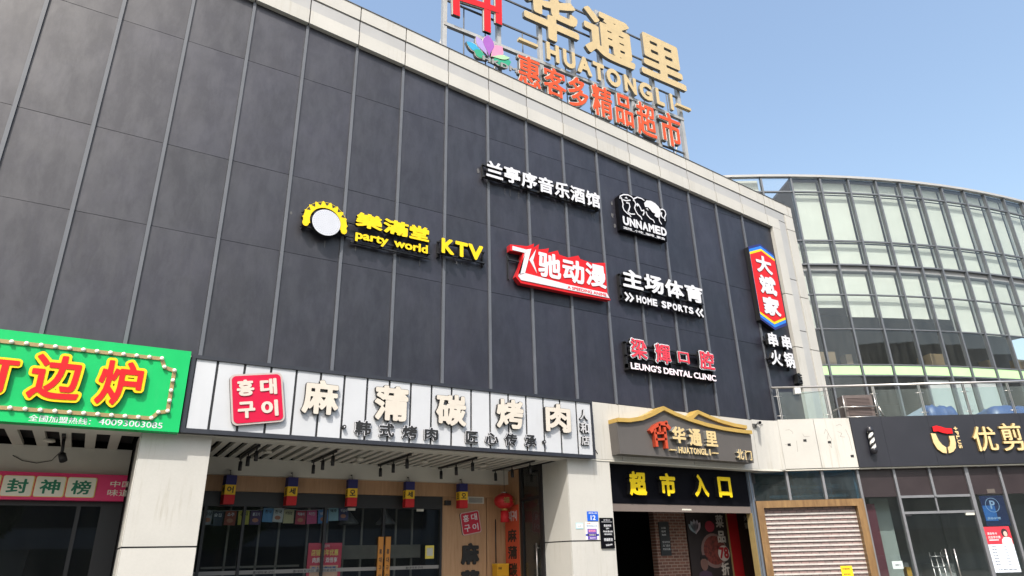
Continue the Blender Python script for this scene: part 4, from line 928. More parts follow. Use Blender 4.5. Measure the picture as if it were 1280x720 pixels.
ORR = [ORANGE, SIDEG]
PALE = mat('weathered_white_edge', (.55, .50, .45), .55, .12, 5)
chars(T, '惠客多精品超市', [(10.0, 13.46, 10.72, 14.46), (10.82, 13.45, 11.58, 14.40), (11.66, 13.34, 12.36, 14.42), (12.50, 13.36, 13.24, 14.45), (13.36, 13.36, 14.02, 14.45), (14.16, 13.26, 14.92, 14.46), (15.10, 13.24, 15.98, 14.46)], .46, .58, ORR, .010, 2.3, rim=[PALE, SIDEG], rimgrow=.02)
EMR = [RED, SIDEG]
for pts in ([(8.11, 16.9), (8.11, 15.5), (8.13, 14.86)], [(8.15, 15.50), (9.42, 15.66)], [(9.06, 16.9), (9.06, 14.74)], [(9.43, 16.9), (9.42, 15.18)], [(8.11, 16.85), (9.43, 16.9)]):
    ek = globals().get('ek', 0)+1
    o = MB().stroke(pts, .20, .44+.004*ek, .55, 0, 1).build('emblem_stroke', EMR, T); MB().stroke(pts, .25, .47+.004*ek, .545-.002*ek, 0, 1).build('rim', [PALE, SIDEG], o)
def petal(x0, z0, x1, z1, w, n=9):
    a = Vector((x0, z0)); c = Vector((x1, z1)); d = c-a; nn = Vector((-d.y, d.x)).normalized()
    L = [a+d*t+nn*w*sin(pi*t**1.5) for t in [k/n for k in range(n+1)]]; R = [a+d*t-nn*w*sin(pi*t**1.5) for t in [k/n for k in range(n, -1, -1)]]
    return [(p.x, p.y) for p in L+R[1:-1]]
for nm, cc, args in (('blue_petal', (.03, .30, .52), (8.97, 13.84, 8.39, 14.07, .12)), ('green_petal', (.02, .30, .17), (9.02, 13.72, 8.62, 13.90, .13)), ('violet_petal', (.34, .25, .52), (9.03, 13.85, 8.68, 14.36, .13)), ('purple_petal', (.30, .09, .40), (9.06, 13.86, 9.04, 14.56, .17)), ('pink_petal', (.62, .24, .38), (9.10, 13.86, 9.47, 14.36, .16)), ('green_petal', (.03, .34, .17), (9.06, 13.74, 9.74, 13.97, .17)), ('pale_green_petal', (.34, .54, .32), (9.10, 13.88, 9.70, 14.08, .07))):
    k_ = {'blue_petal': 0, 'green_petal': 1, 'violet_petal': 2, 'purple_petal': 3, 'pink_petal': 2, 'pale_green_petal': 3}[nm]
    o = MB().poly(petal(*args), .40-.006*k_, .50, 0, 1).build(nm, [flat(nm+'_paint', cc), SIDEG], T)
    MB().poly(petal(args[0], args[1], args[2], args[3], args[4]+.025), .408-.006*k_+.004, .50, 0, 1).build('rim', [PALE, SIDEG], o)
chars(T, 'HKDM', row(8.84, .27, .23, 13.62, 13.77, 4), .33, .37, [flat('grey_letter', (.25, .25, .25)), SIDEG], .04)

# ================================================================== SALON SIGN ON THE WING
T = thing('shop_sign', 'salon sign with red and gold cup emblem and two gold characters on black fascia', 'shop sign', (5.3, -.06, 3.9), WING)
chars(T, '优剪', [(5.30, 3.94, 5.90, 4.575), (6.03, 3.93, 6.60, 4.64)], -.115, -.051, [PALEGOLD, flat('gold_side', (.30, .2, .07))], .008, 1.6)
for pts in ([(4.24, 4.43), (4.36, 4.42), (4.40, 4.24), (4.46, 4.13), (4.545, 4.06), (4.52, 3.91), (4.42, 3.93), (4.31, 4.02), (4.25, 4.18)], [(4.69, 4.35), (4.83, 4.35), (4.825, 4.18), (4.79, 4.04), (4.70, 3.95), (4.575, 3.91), (4.585, 4.05), (4.65, 4.10), (4.69, 4.2)]):
    MB().poly(pts, -.10, -.051, 0, 1).build('emblem_stroke', [PALEGOLD, flat('gold_side', (.3, .2, .07))], T)
MB().poly([(4.32, 4.60), (4.44, 4.63), (4.54, 4.60), (4.66, 4.555), (4.82, 4.545), (4.81, 4.41), (4.66, 4.41), (4.54, 4.44), (4.44, 4.48), (4.32, 4.47)], -.10, -.051, 0, 1).build('red_wave', [RED, SIDE], T)
for k, ch in enumerate('+PLUS'):
    b = MB().text(ch, 4.88, 4.50-.115*k, 4.98, 4.58-.115*k+.01, -.075, -.051, 0, 1, .04, 1, 32); b.spin(4.93, 4.54-.115*k, -pi/2 if ch != '+' else 0); b.build('letter', [PALEGOLD, SIDE], T)

# ================================================================== THINGS ON AND BY THE BUILDING
# barber pole
T = thing('barber_pole', 'black and white striped barber pole on the black salon fascia', 'barber pole', (2.63, -.15, 3.95), WING)
cxp, cyp = 2.63, -.17
b = MB(); b.lathe([(.02, .62), (.05, .60), (.075, .56), (.085, .50), (.085, .46)], (cxp, cyp, 4.03), 20); b.build('top_cap', flat('dark_cap', (.02, .02, .026), .3), T)
b = MB(); b.lathe([(.085, .04), (.085, 0), (.075, -.05), (.05, -.085), (.02, -.10)], (cxp, cyp, 4.03), 20); b.build('bottom_cap', flat('dark_cap', (.02, .02, .026), .3), T)
b = MB(); n, hgt = 24, 28
for j in range(hgt+1):
    for k in range(n): b.v.append((cxp+.07*cos(2*pi*k/n), cyp+.07*sin(2*pi*k/n), 4.07+.42*j/hgt))
for j in range(hgt):
    for k in range(n):
        a, c = j*n+k, j*n+(k+1) % n; b.face((a, c, c+n, a+n), 0 if ((k*2.0/n-j/hgt*2.6) % 1) < .5 else 1, True)
b.build('striped_tube', [flat('pole_white', (.72, .72, .70), .25), LETB], T)
b = MB(); b.box(cxp-.03, cxp+.03, -.11, -.05, 4.46, 4.52); b.box(cxp-.03, cxp+.03, -.11, -.05, 4.02, 4.08); b.build('bracket', BLACKM, T)
# bullet camera
T = thing('security_camera', 'small grey bullet camera on the cream corner panel beside the gold roof edge', 'camera', (16.62, -.05, 4.7))
b = MB(); b.box(16.56, 16.68, -.06, -.02, 4.66, 4.76); b.tube([(16.62, -.06, 4.70), (16.63, -.14, 4.76)], .018, 8); b.build('mount', DSTEEL, T)
b = MB(); b.tube([(16.52, -.30, 4.74), (16.72, -.10, 4.78)], .042, 14); b.build('camera_body', flat('cam_grey', (.35, .35, .36)), T)
b = MB(); b.tube([(16.485, -.335, 4.735), (16.52, -.30, 4.74)], .036, 14); b.build('lens', BLACK, T)
b = MB(); b.tube([(16.72, -.1, 4.77), (16.80, -.07, 4.72), (16.87, -.06, 4.77), (16.93, -.06, 4.76)], .006, 5); b.build('wire', BLACKM, T)
# air conditioner outdoor unit in a cage
T = thing('air_conditioner', 'brown outdoor air conditioner unit in a metal bracket on the terrace edge', 'air conditioner', (2.62, .3, 4.86), WING)
MB().box(2.22, 3.0, .05, .40, 4.93, 5.52).build('casing', ACBR, T)
b = MB()
for k in range(13): b.box(2.30, 2.92, .035, .049, 4.98+.038*k, 4.998+.038*k)
b.build('grille', flat('grille_brown', (.12, .09, .085)), T)
for p, q in (((2.10, -.02, 5.19), (3.08, -.02, 5.19)), ((2.18, -.02, 4.90), (2.18, -.02, 5.50)), ((3.02, -.02, 4.90), (3.02, -.02, 5.50)), ((2.10, -.02, 5.19), (2.10, .45, 5.19)), ((3.08, -.02, 5.19), (3.08, .45, 5.19)), ((2.18, -.02, 4.92), (3.10, -.02, 4.92)), ((3.08, -.02, 5.19), (3.16, -.02, 4.92))):
    MB().tube([p, q], .02, 4).build('bracket_bar', INOX, T)
# small lamp box on the handrail
T = thing('floodlight', 'small white box lamp hanging under the left end of the terrace handrail', 'lamp', (1.0, 0, 5.6), WING)
MB().box(.93, 1.09, -.04, .08, 5.58, 5.74).build('housing', flat('pale_grey_plastic', (.55, .56, .55)), T)
MB().box(.945, 1.075, -.046, -.041, 5.59, 5.725).build('lens_cover', flat('clear_lens', (.7, .7, .68), .15), T)
b = MB(); b.tube([(1.05, .02, 5.58), (1.5, .0, 5.62), (2.2, .05, 5.70)], .005, 5); b.build('wire', BLACKM, T)
# tarpaulin covers on the terrace
def tarp(u0, u1, o0, o1, h, label):
    b = MB(); nx, ny = 14, 8; base = 4.852
    for j in range(ny+1):
        for i in range(nx+1):
            s, t = i/nx, j/ny; e = min(1, 6*min(s, 1-s)+.0)*min(1, 5*min(t, 1-t))
            z = base+h*(e**.35)*(1-.22*s+.06*sin(9*s+4*t))+.03*sin(23*s+11*t*t)*e+random.uniform(-.025, .025)*(e > 0)
            b.v.append((u0+(u1-u0)*s, o0+(o1-o0)*t, z if e > 0 else base))
    for j in range(ny):
        for i in range(nx): a = j*(nx+1)+i; b.face((a, a+1, a+nx+2, a+nx+1), 0, True)
    b.face(tuple([i for i in range(nx, -1, -1)]+[j*(nx+1) for j in range(1, ny+1)]+[ny*(nx+1)+i for i in range(1, nx+1)]+[j*(nx+1)+nx for j in range(ny-1, 0, -1)]))
    return tag(b.build('tarpaulin_cover', TARP, None, WING, ((u0+u1)/2, (o0+o1)/2, base)), label, 'tarpaulin', 'blue tarpaulins on the terrace')
tarp(5.25, 6.2, 1.4, 2.2, .70, 'narrow blue tarpaulin bundle behind the terrace glass, left of the wider one')
tarp(7.0, 9.6, 1.4, 2.6, .66, 'wide low blue tarpaulin cover behind the terrace glass at the right edge')
b = MB(); b.poly([(3.95, 4.853), (5.2, 4.853), (5.2, 5.45)], 1.5, 1.56); tag(b.build('leaning_sheet', GREYT, None, WING, (4.6, 1.5, 4.853)), 'sloping grey sheet standing behind the terrace glass', 'sheet')
# plates on the second column
T = thing('number_plate', 'blue house number plate reading 12 on the cream column', 'number plate', (11.17, 0, 2.43))
MB().box(11.03, 11.31, -.012, -.001, 2.335, 2.525).build('plate', BLUEP, T)
line(T, '12', 11.11, 2.355, 11.24, 2.45, -.0145, -.0125, [SIGNWHITE]*2, .03); line(T, '福利东人路', 11.06, 2.475, 11.28, 2.508, -.0145, -.0125, [SIGNWHITE]*2, .01, res=24)
T = thing('notice', 'small pale blue bordered sticker left of the number plate', 'notice', (10.82, 0, 2.24))
MB().box(10.73, 10.91, -.006, -.001, 2.18, 2.30).build('sheet', flat('cyan_border', (.30, .55, .60)), T); MB().box(10.742, 10.898, -.0085, -.0065, 2.195, 2.285).build('paper', flat('paper', (.7, .7, .68)), T)
b = MB(); b.text('公示', 10.77, 2.22, 10.86, 2.25, -.0105, -.009, 0, 0, .01, 1, 20); b.build('lettering', flat('print_grey', (.2, .25, .28)), T)
T = thing('notice', 'white and purple printed notice under the number plate', 'notice', (11.13, 0, 2.14))
MB().box(10.97, 11.30, -.008, -.001, 1.97, 2.315).build('paper', flat('paper', (.7, .7, .68)), T)
MB().box(11.01, 11.25, -.0105, -.0085, 1.975, 2.185).build('purple_block', flat('purple_print', (.12, .07, .36)), T); MB().box(10.965, 11.30, -.0105, -.0085, 2.045, 2.085).build('blue_bar', flat('blue_print', (.03, .05, .35)), T)
line(T, '服务热线', 11.04, 2.12, 11.22, 2.17, -.0125, -.011, [flat('pink_print', (.75, .25, .35))]*2, .02, res=24); line(T, '便民信息公告', 10.99, 2.225, 11.28, 2.255, -.0105, -.0085, [flat('print_blue', (.2, .3, .5))]*2, .01, res=24)
line(T, '公告', 11.0, 2.275, 11.1, 2.30, -.0105, -.0085, [flat('print_red', (.6, .08, .05))]*2, .01, res=20)
line(T, '扫码登记', 11.04, 2.05, 11.22, 2.08, -.0125, -.0106, [SIGNWHITE]*2, .01, res=20); line(T, '谢谢合作', 11.06, 1.99, 11.21, 2.02, -.0125, -.0106, [flat('pale_print', (.6, .55, .65))]*2, .01, res=20)
T = thing('notice_board', 'black notice board with white print at the right edge of the cream column', 'notice board', (11.51, 0, 2.1))
MB().box(11.34, 11.685, -.03, -.001, 1.80, 2.40).build('board', BLACK, T)
for s_, x0, z0, x1, z1 in (('北门出入口', 11.43, 2.345, 11.60, 2.37), ('营业时间', 11.43, 2.22, 11.62, 2.27), ('24H', 11.48, 2.175, 11.56, 2.205), ('早8:00-晚10:00', 11.40, 2.11, 11.65, 2.15), ('节假日照常营业', 11.42, 2.06, 11.63, 2.09), ('禁烟禁宠', 11.41, 1.94, 11.64, 2.0)):
    line(T, s_, x0, z0, x1, z1, -.0325, -.0305, [SIGNWHITE]*2, .012, res=24)
MB().box(11.37, 11.66, -.0325, -.0305, 2.315, 2.322).build('white_rule', SIGNWHITE, T)
b = MB().text('Welcome', 11.45, 1.85, 11.62, 1.89, -.0325, -.0305, 0, 0, .02, 1, 24); b.spin(11.53, 1.87, .15); b.build('lettering', SIGNWHITE, T)
# ---- restaurant recess: hanging lanterns
def pxs(x, z, y0, y1):                      # carry a point seen at depth y0 back to depth y1
    k = (y1+11.78)/(y0+11.78); return 2.118+(x-2.118)*k, 1.65+(z-1.65)*k
LANT = [(4.30, '어서'), (5.44, '세요'), (6.65, '오오'), (7.90, '세요'), (9.165, '오오')]
places = ['nearest the left cream column', 'second from the left cream column', 'in the middle of the row', 'over the restaurant door', 'beside the air vent']
for (x, tx), pl_ in zip(LANT, places):
    X, Z = pxs(x, 3.22, 2.05, 2.3); a = random.uniform(-.25, .25)
    T = thing('hanging_lantern', 'blue, yellow and red fabric lantern '+pl_, 'lantern', (X, 2.3, Z-.52), group='tricolour lanterns hanging along the restaurant front')
    for nm, z0, z1, mm in (('blue_section', Z-.175, Z, NAVY), ('yellow_section', Z-.355, Z-.177, YELF), ('red_section', Z-.525, Z-.357, REDF)):
        b = MB(); r_ = .098
        b.plan([(X+r_*sqrt(2)*cos(a+pi/4+pi/2*k), 2.3+r_*sqrt(2)*sin(a+pi/4+pi/2*k)) for k in range(4)], z0, z1); b.build(nm, mm, T)
    for side, ch in ((-pi/2, tx[0]), (0, tx[1]), (pi, tx[1])):
        b = MB().text(ch, -.06, Z-.325, .06, Z-.205, 0, .0015, 0, 0, .03, 1, 32)
        c_, s_ = cos(a+side+pi/2), sin(a+side+pi/2); q = []
        for vx, vy, vz in b.v: yy = vy-.1005; q.append((X+vx*c_-yy*s_, 2.3+vx*s_+yy*c_, vz))
        b.v = q; b.build('letter', LETB, T)
    MB().tube([(X, 2.3, Z), (X, 2.34, Z+.10)], .006, 5).build('cord', BLACKM, T)
    MB().tube([(X, 2.34, Z+.1), (X, 2.40, Z+.1)], .012, 6).build('hook', DSTEEL, T)
# round red lantern
X, Z = pxs(10.34, 2.89, 2.2, 2.1)
T = thing('red_lantern', 'round red paper lantern with gold pattern and tassel by the side door', 'lantern', (X, 2.1, Z))
b = MB(); pr = [(.05, .175), (.13, .15), (.215, .085), (.245, 0), (.215, -.085), (.13, -.15), (.05, -.175)]; b.lathe(pr, (X, 2.1, Z), 24); b.build('lantern_body', flat('lantern_red', (.42, .012, .015)), T)
b = MB(); b.lathe([(.07, .2), (.075, .17)], (X, 2.1, Z), 16); b.build('top_ring', INOX, T); b = MB(); b.lathe([(.07, -.17), (.06, -.21)], (X, 2.1, Z), 16); b.build('bottom_ring', GOLD, T)
b = MB(); b.lathe([(.09, -.215), (.10, -.46)], (X, 2.1, Z), 18); b.build('tassel', REDF, T)
b = MB()
for k, ch in enumerate('福福'):
    q = MB().text(ch, -.07, -.06, .07, .07, 0, .002, 0, 0, .02, 1, 32); a = -1.9+.9*k
    b0 = len(b.v); b.v += [(X+cos(a)*(.247-abs(z)*.25)-sin(a)*x, 2.1+sin(a)*(.247-abs(z)*.25)+cos(a)*x, Z+z) for x, y, z in q.v]; [b.face(tuple(b0+i for i in f_), 0) for f_ in q.f]
b.build('gold_pattern', GOLD, T)
MB().tube([(X, 2.1, Z+.2), (X, 2.1, 3.59)], .006, 5).build('cord', BLACKM, T)
# bunting inside the window
T = thing('bunting', 'string of small coloured paper flags hung inside the restaurant window', 'bunting', (5.3, 2.85, 2.7))
FL = [(3.96, 2.63, (.35, .38, .42), '밥상'), (4.14, 2.61, (.04, .06, .10), '술집'), (4.37, 2.62, (.35, .07, .04), '소주'), (4.60, 2.63, (.55, .50, .08), '김치'), (4.83, 2.63, (.10, .05, .14), '불고기'), (5.06, 2.68, (.12, .32, .60), '한우'), (5.25, 2.68, (.60, .62, .60), '한국'), (5.45, 2.66, (.55, .50, .28), '비빔밥'), (5.69, 2.64, (.45, .05, .08), '떡볶이'), (5.90, 2.65, (.60, .08, .22), '치킨'), (6.13, 2.66, (.10, .25, .55), '냉면'), (6.34, 2.71, (.30, .50, .58), '맥주'), (6.56, 2.72, (.05, .05, .16), '막걸리')]
sp = []
for k, (x, z, col, s_) in enumerate(FL):
    X, Z = pxs(x, z, 2.5, 2.85); sp.append((X+.1, 2.85, Z+.005)); t = random.uniform(-.06, .06)
    b = MB().box(X, X+.205, 2.848, 2.851, Z-.265, Z); b.spin(X+.1, Z, t); fl = b.build('flag', flat('flag_paper_%d' % k, col), T)
    b = MB().text(s_, X+.035, Z-.10, X+.17, Z-.035, 2.8455, 2.8475, 0, 0, .02, 1, 20); b.spin(X+.1, Z, t); b.build('lettering', SIGNWHITE if sum(col) < 1.0 else LETB, fl)
    if k % 2 == 0:
        b = MB().poly([(X+.10+.06*cos(2*pi*i/10), Z-.18+.04*sin(2*pi*i/10)) for i in range(10)], 2.8455, 2.8475); b.spin(X+.1, Z, t); b.build('picture', flat('flag_food', (.5, .2, .12)), fl)
MB().tube(sp, .005, 4).build('string', flat('string_white', (.6, .6, .6)), T)
# posters and signs in the restaurant front
T = thing('poster', 'red promotion poster taped inside the restaurant window', 'poster', (6.36, 2.62, 1.2))
X0, Z1 = pxs(5.99, 2.03, 2.5, 2.615); X1, _ = pxs(6.67, 2, 2.5, 2.615)
MB().box(X0, X1, 2.612, 2.618, 1.0, Z1).build('sheet', flat('poster_red', (.62, .06, .10)), T)
for s_, z0, z1, cc, f0, f1 in (('홍대구이', Z1-.09, Z1-.03, (.6, .5, .45), .38, .62), ('店铺周年优惠', Z1-.24, Z1-.12, (.80, .66, .16), .1, .9), ('肉质好 双倍享', Z1-.37, Z1-.27, (.8, .75, .7), .15, .88)):
    line(T, s_, X0+(X1-X0)*f0, z0, X0+(X1-X0)*f1, z1, 2.6085, 2.6115, [flat('poster_ink_%d' % int(100*cc[2]), cc)]*2, .02, res=32)
MB().box(X0+.06, X1-.06, 2.6085, 2.6115, 1.05, Z1-.42).build('price_panel', flat('poster_peach', (.7, .42, .28)), T)
line(T, '四人套餐特惠', X0+.1, Z1-.52, X1-.1, Z1-.44, 2.605, 2.608, [flat('poster_blue', (.03, .14, .35))]*2, .02, res=32)
T = thing('notice', 'yellow notice stuck on the right leaf of the restaurant door', 'notice', (8.6, 2.58, 1.7))
X0, Z1 = pxs(8.38, 1.95, 2.2, 2.58); X1, Z0 = pxs(8.58, 1.69, 2.2, 2.58)
MB().box(X0, X1, 2.582, 2.585, Z0, Z1).build('sheet', flat('notice_yellow', (.62, .50, .08)), T); MB().box(X0+.035, X1-.03, 2.579, 2.5815, Z0+.06, Z1-.05).build('picture', flat('notice_grey', (.45, .45, .40)), T)
T = thing('wall_emblem', 'tilted red square emblem with white lettering on the wood wall panel', 'wall emblem', (9.6, 2.57, 2.4))
X, Z = pxs(9.45, 2.41, 2.2, 2.57); r_ = .245
b = MB(); b.poly(rrect(X-r_, Z-r_, X+r_, Z+r_, .05, 5), 2.545, 2.579, 0, 1); b.spin(X, Z, .165); b.build('rim', [flat('pale_rim_pink', (.5, .36, .34)), SIDE], T)
b = MB(); b.poly(rrect(X-r_+.02, Z-r_+.02, X+r_-.02, Z+r_-.02, .04, 5), 2.541, 2.5445); b.spin(X, Z, .165); b.build('face', flat('emblem_red', (.42, .01, .035)), T)
for ch, (dx, dz) in zip('홍대구이', ((-.11, .11), (.10, .11), (-.11, -.105), (.10, -.105))):
    b = MB().text(ch, X+dx-.075, Z+dz-.075, X+dx+.075, Z+dz+.075, 2.537, 2.5405, 0, 0, .015, 1, 36); b.spin(X, Z, .165); b.build('letter', SIGNWHITE, T)
T = thing('wall_sign', 'column of bold black characters on the wood wall panel by the restaurant door', 'wall sign', (9.65, 2.57, 1.0))
bx = []
for k in range(3):
    z = 1.99-.545*k; a = pxs(9.23, z, 2.2, 2.55); c = pxs(9.67, z-.44, 2.2, 2.55); bx.append((a[0], c[1], c[0], a[1]))
chars(T, '麻蒲碳', bx, 2.54, 2.579, [LETB, SIDE], .055)
# red banner, seen edge on against the side wall
T = thing('banner', 'orange red vertical banner with black characters behind the round red lantern', 'banner', (10.53, 2.2, .5))
bm = MB().box(10.54, 10.555, 1.93, 2.52, .35, 2.80).build('banner_cloth', flat('banner_orange_red', (.52, .07, .03)), T)
def side_text(ch, y0, y1, z0, z1, mm, nm='letter', bold=.03):
    q = MB().text(ch, 0, z0, 1, z1, 0, .003, 0, 0, bold, 1, 40); q.v = [(10.537+vy, y1+(y0-y1)*vx, vz) for vx, vy, vz in q.v]; q.build(nm, mm, T)
for k, ch in enumerate('麻蒲碳烤肉'): side_text(ch, 2.02, 2.42, 2.0-.36*k, 2.28-.36*k, LETB)
side_text('홍대구이', 2.0, 2.44, 2.45, 2.68, SIGNWHITE, 'lettering', .02)
# yellow boxes on a stand
for z, lab in ((1.30, 'upper yellow box of the pair stacked beside the red banner'), (1.04, 'lower yellow box of the pair stacked beside the red banner')):
    X0, _ = pxs(10.12, 1.6, 2.2, 2.3); X1, _ = pxs(10.42, 1.6, 2.2, 2.3)
    T = thing('yellow_box', lab, 'box', ((X0+X1)/2, 2.4, z), group='yellow boxes by the side door')
    MB().box(X0, X1, 2.3, 2.52, z, z+.25).build('box_body', flat('box_yellow', (.60, .30, .012)), T); MB().box(X0-.004, X1+.004, 2.296, 2.524, z+.215, z+.252).build('lid', flat('box_yellow_lid', (.66, .36, .02)), T)
    line(T, '外卖', X0+.03, z+.13, X0+.12, z+.18, 2.2965, 2.2995, [LETB]*2, .02, res=24)
T = thing('stand', 'plain black stand under the stacked yellow boxes', 'stand', (10.3, 2.4, 0)); MB().box(10.15, 10.48, 2.31, 2.51, .03, 1.03).build('stand_body', BLACKM, T); MB().tube([(10.22, 2.42, 1.56), (10.22, 2.42, 2.5)], .014, 6).build('pole', BLACKM, T)
# track lights in the restaurant soffit
TR = [(4.47, .55, 2.3, 'far left under the soffit'), (5.87, .7, 2.3, 'below the 麻 side of the white sign'), (7.31, .6, 2.35, 'in the middle of the row'), (8.73, .55, 2.35, 'fourth from the left of the row'), (10.1, .5, 2.3, 'right end near the second column')]
TR[1] = (5.87, .7, 2.3, 'second from the left of the row')
for x, y0, y1, where in TR:
    T = thing('track_light', 'black track with three spot lamps, '+where, 'track light', (x, 1.4, 3.57), group='black track lights under the restaurant soffit')
    MB().box(x-.02, x+.02, y0, y1, 3.552, 3.588).build('track', BLACKM, T)
    for k in range(3):
        y = y0+.18+(y1-y0-.3)*k/2; s_ = MB(); s_.tube([(x, y, 3.552), (x, y, 3.50)], .012, 6); s_.tube([(x, y, 3.50), (x, y-.01, 3.33)], .034, 12); s_.build('spot_lamp', BLACKM, T)
def downlight(x, y, label, grp):
    T = thing('downlight', label, 'ceiling lamp', (x, y, 3.58), group=grp); b = MB(); b.lathe([(.075, 0), (.085, -.035), (.08, -.045)], (x, y, 3.588), 18); b.build('lamp_ring', flat('lamp_ring', (.55, .52, .45)), T)
    b = MB(); b.lathe([(.06, -.046), (.055, -.05)], (x, y, 3.588), 16); b.build('diffuser', flat('lamp_diffuser', (.7, .68, .6)), T)
for x, y, w in ((4.75, 1.2, 'between the first and second track lights'), (6.6, 1.5, 'between the second and third track lights'), (7.95, 1.4, 'between the third and fourth track lights'), (9.4, 1.5, 'between the fourth and last track lights')):
    downlight(x, y, 'round cream ceiling lamp in the restaurant soffit '+w, 'round ceiling lamps of the restaurant soffit')
downlight(1.40, 1.25, 'round cream ceiling lamp among the slats over the crimson strip sign', None)
T = thing('spotlight', 'single black spot lamp hanging from the left slatted soffit', 'spotlight', (1.60, 1.0, 3.2))
b = MB(); b.box(1.575, 1.625, .6, 1.1, 3.55, 3.588); b.tube([(1.6, .95, 3.55), (1.62, .95, 3.30)], .025, 10); b.build('stem', BLACKM, T); b = MB(); b.tube([(1.62, .95, 3.32), (1.66, .90, 3.22)], .055, 14); b.build('lamp_head', BLACKM, T)
b = MB(); b.tube([(.9, 2.09, 3.42), (1.05, 2.08, 3.34), (1.25, 2.08, 3.31), (1.45, 2.08, 3.36), (1.55, 2.0, 3.5)], .006, 5); tag(b.build('loose_cable', BLACKM, None, FAC, (1.2, 2.08, 3.4)), 'thin loose cable drooping in front of the beam over the crimson sign', 'cable')
b = MB(); b.tube([(11.24, -.06, 4.68), (11.27, -.05, 4.45), (11.31, -.05, 4.2), (11.24, -.05, 4.02), (11.30, -.04, 3.85), (11.40, -.03, 3.72)], .008, 5); tag(b.build('loose_cable', BLACKM, None, FAC, (11.3, -.05, 4.2)), 'black loose cable at the right end of the long white sign', 'cable')
# market passage: menu board, food poster, red strip
T = thing('menu_board', 'narrow dark menu board hung on the brick wall inside the market entrance', 'menu board', (14.53, 1.5, 2.0))
MB().box(14.37, 14.70, 1.49, 1.517, 1.63, 2.41).build('board', flat('board_dark', (.018, .02, .022)), T)
for k, (s_, z) in enumerate((('火锅', 2.28), ('烧烤', 2.20), ('海鲜', 2.12), ('营业时间', 1.95), ('北门直达', 1.87), ('欢迎光临', 1.79))): line(T, s_, 14.43, z-.035, 14.43+.045*len(s_)+.06, z+.015, 1.487, 1.4895, [flat('board_print', (.4, .4, .4))]*2, .005, res=20)
T = thing('poster', 'large dark food poster of dishes with white characters inside the market entrance', 'poster', (16.1, 1.5, .3))
MB().box(15.33, 16.78, 1.50, 1.53, .2, 3.2).build('sheet', flat('poster_dark', (.022, .016, .016)), T)
for a in (-.9, -.5, -.1, .3, .7): 
    MB().poly(petal(15.62, 2.12, 15.62+.30*sin(a), 2.16+.33*cos(a), .06), 1.494, 1.4985).build('petal', flat('poster_petal_%d' % int(10*a+10), (.30+.08*a, .28, .32)), T)
b = MB(); b.poly([(16.14+.17*cos(2*pi*k/16), 2.31+.14*sin(2*pi*k/16)) for k in range(16)], 1.494, 1.4985); b.build('red_flower', flat('poster_flower', (.28, .03, .045)), T)
b = MB(); b.poly([(16.2+.46*cos(2*pi*k/22), 1.72+.42*sin(2*pi*k/22)) for k in range(22)], 1.496, 1.4993); o = b.build('bowl', flat('poster_bowl', (.16, .10, .09)), T)
b = MB(); b.poly([(16.22+.40*cos(2*pi*k/22), 1.73+.35*sin(2*pi*k/22)) for k in range(22)], 1.492, 1.4955); b.build('food', mat('poster_food', (.12, .025, .018), .6, .9, 9), o)
b = MB(); b.poly([(15.78+.13*cos(2*pi*k/16), 1.42+.17*sin(2*pi*k/16)) for k in range(16)], 1.488, 1.4915); b.build('printed_head', flat('poster_skin', (.14, .075, .06)), T)
b = MB(); b.poly([(15.50, .9), (16.06, .9), (16.0, 1.2), (15.78, 1.27), (15.56, 1.2)], 1.489, 1.4912); b.build('printed_shirt', flat('poster_cloth', (.05, .03, .05)), T)
b = MB(); b.poly([(15.65, 1.48), (15.66, 1.56), (15.73, 1.62), (15.84, 1.62), (15.91, 1.55), (15.90, 1.48), (15.84, 1.53), (15.72, 1.53)], 1.484, 1.4875); b.build('printed_hair', flat('poster_hair', (.012, .01, .01)), T)
PW = flat('poster_white_ink', (.42, .38, .34))
for ch, z0, z1 in (('菜', 2.28, 2.60), ('品', 1.91, 2.20), ('折', 1.12, 1.42)): line(T, ch, 16.37, z0, 16.66, z1, 1.482, 1.4865, [PW]*2, .03, 'letter')
b = MB(); b.poly([(16.53+.21*cos(2*pi*k/18), 1.65+.19*sin(2*pi*k/18)) for k in range(18)], 1.484, 1.487); b.build('white_spot', PW, T)
line(T, '78', 16.36, 1.52, 16.70, 1.80, 1.479, 1.4835, [flat('poster_red_ink', (.30, .01, .015))]*2, .04, 'letter')
T = thing('wall_strip', 'plain red vertical wall strip right of the food poster', 'wall strip', (17.0, 1.5, .1)); MB().box(16.80, 17.18, 1.47, 1.56, .1, 3.2).build('strip', flat('strip_red', (.40, .012, .016)), T); MB().box(16.78, 16.80, 1.46, 1.56, .1, 3.2).build('edge', BRONZE, T)
T = thing('wall_panel', 'dark brown wall panel with small pale characters by the red strip', 'wall panel', (17.4, 1.5, .1)); MB().box(17.19, 17.65, 1.50, 1.56, .1, 3.2).build('panel', flat('panel_brown', (.05, .022, .018)), T)
for ch, z in (('火', 2.45), ('锅', 2.25)): line(T, ch, 17.48, z, 17.62, z+.16, 1.496, 1.4995, [PW]*2, .02, 'letter', 32)
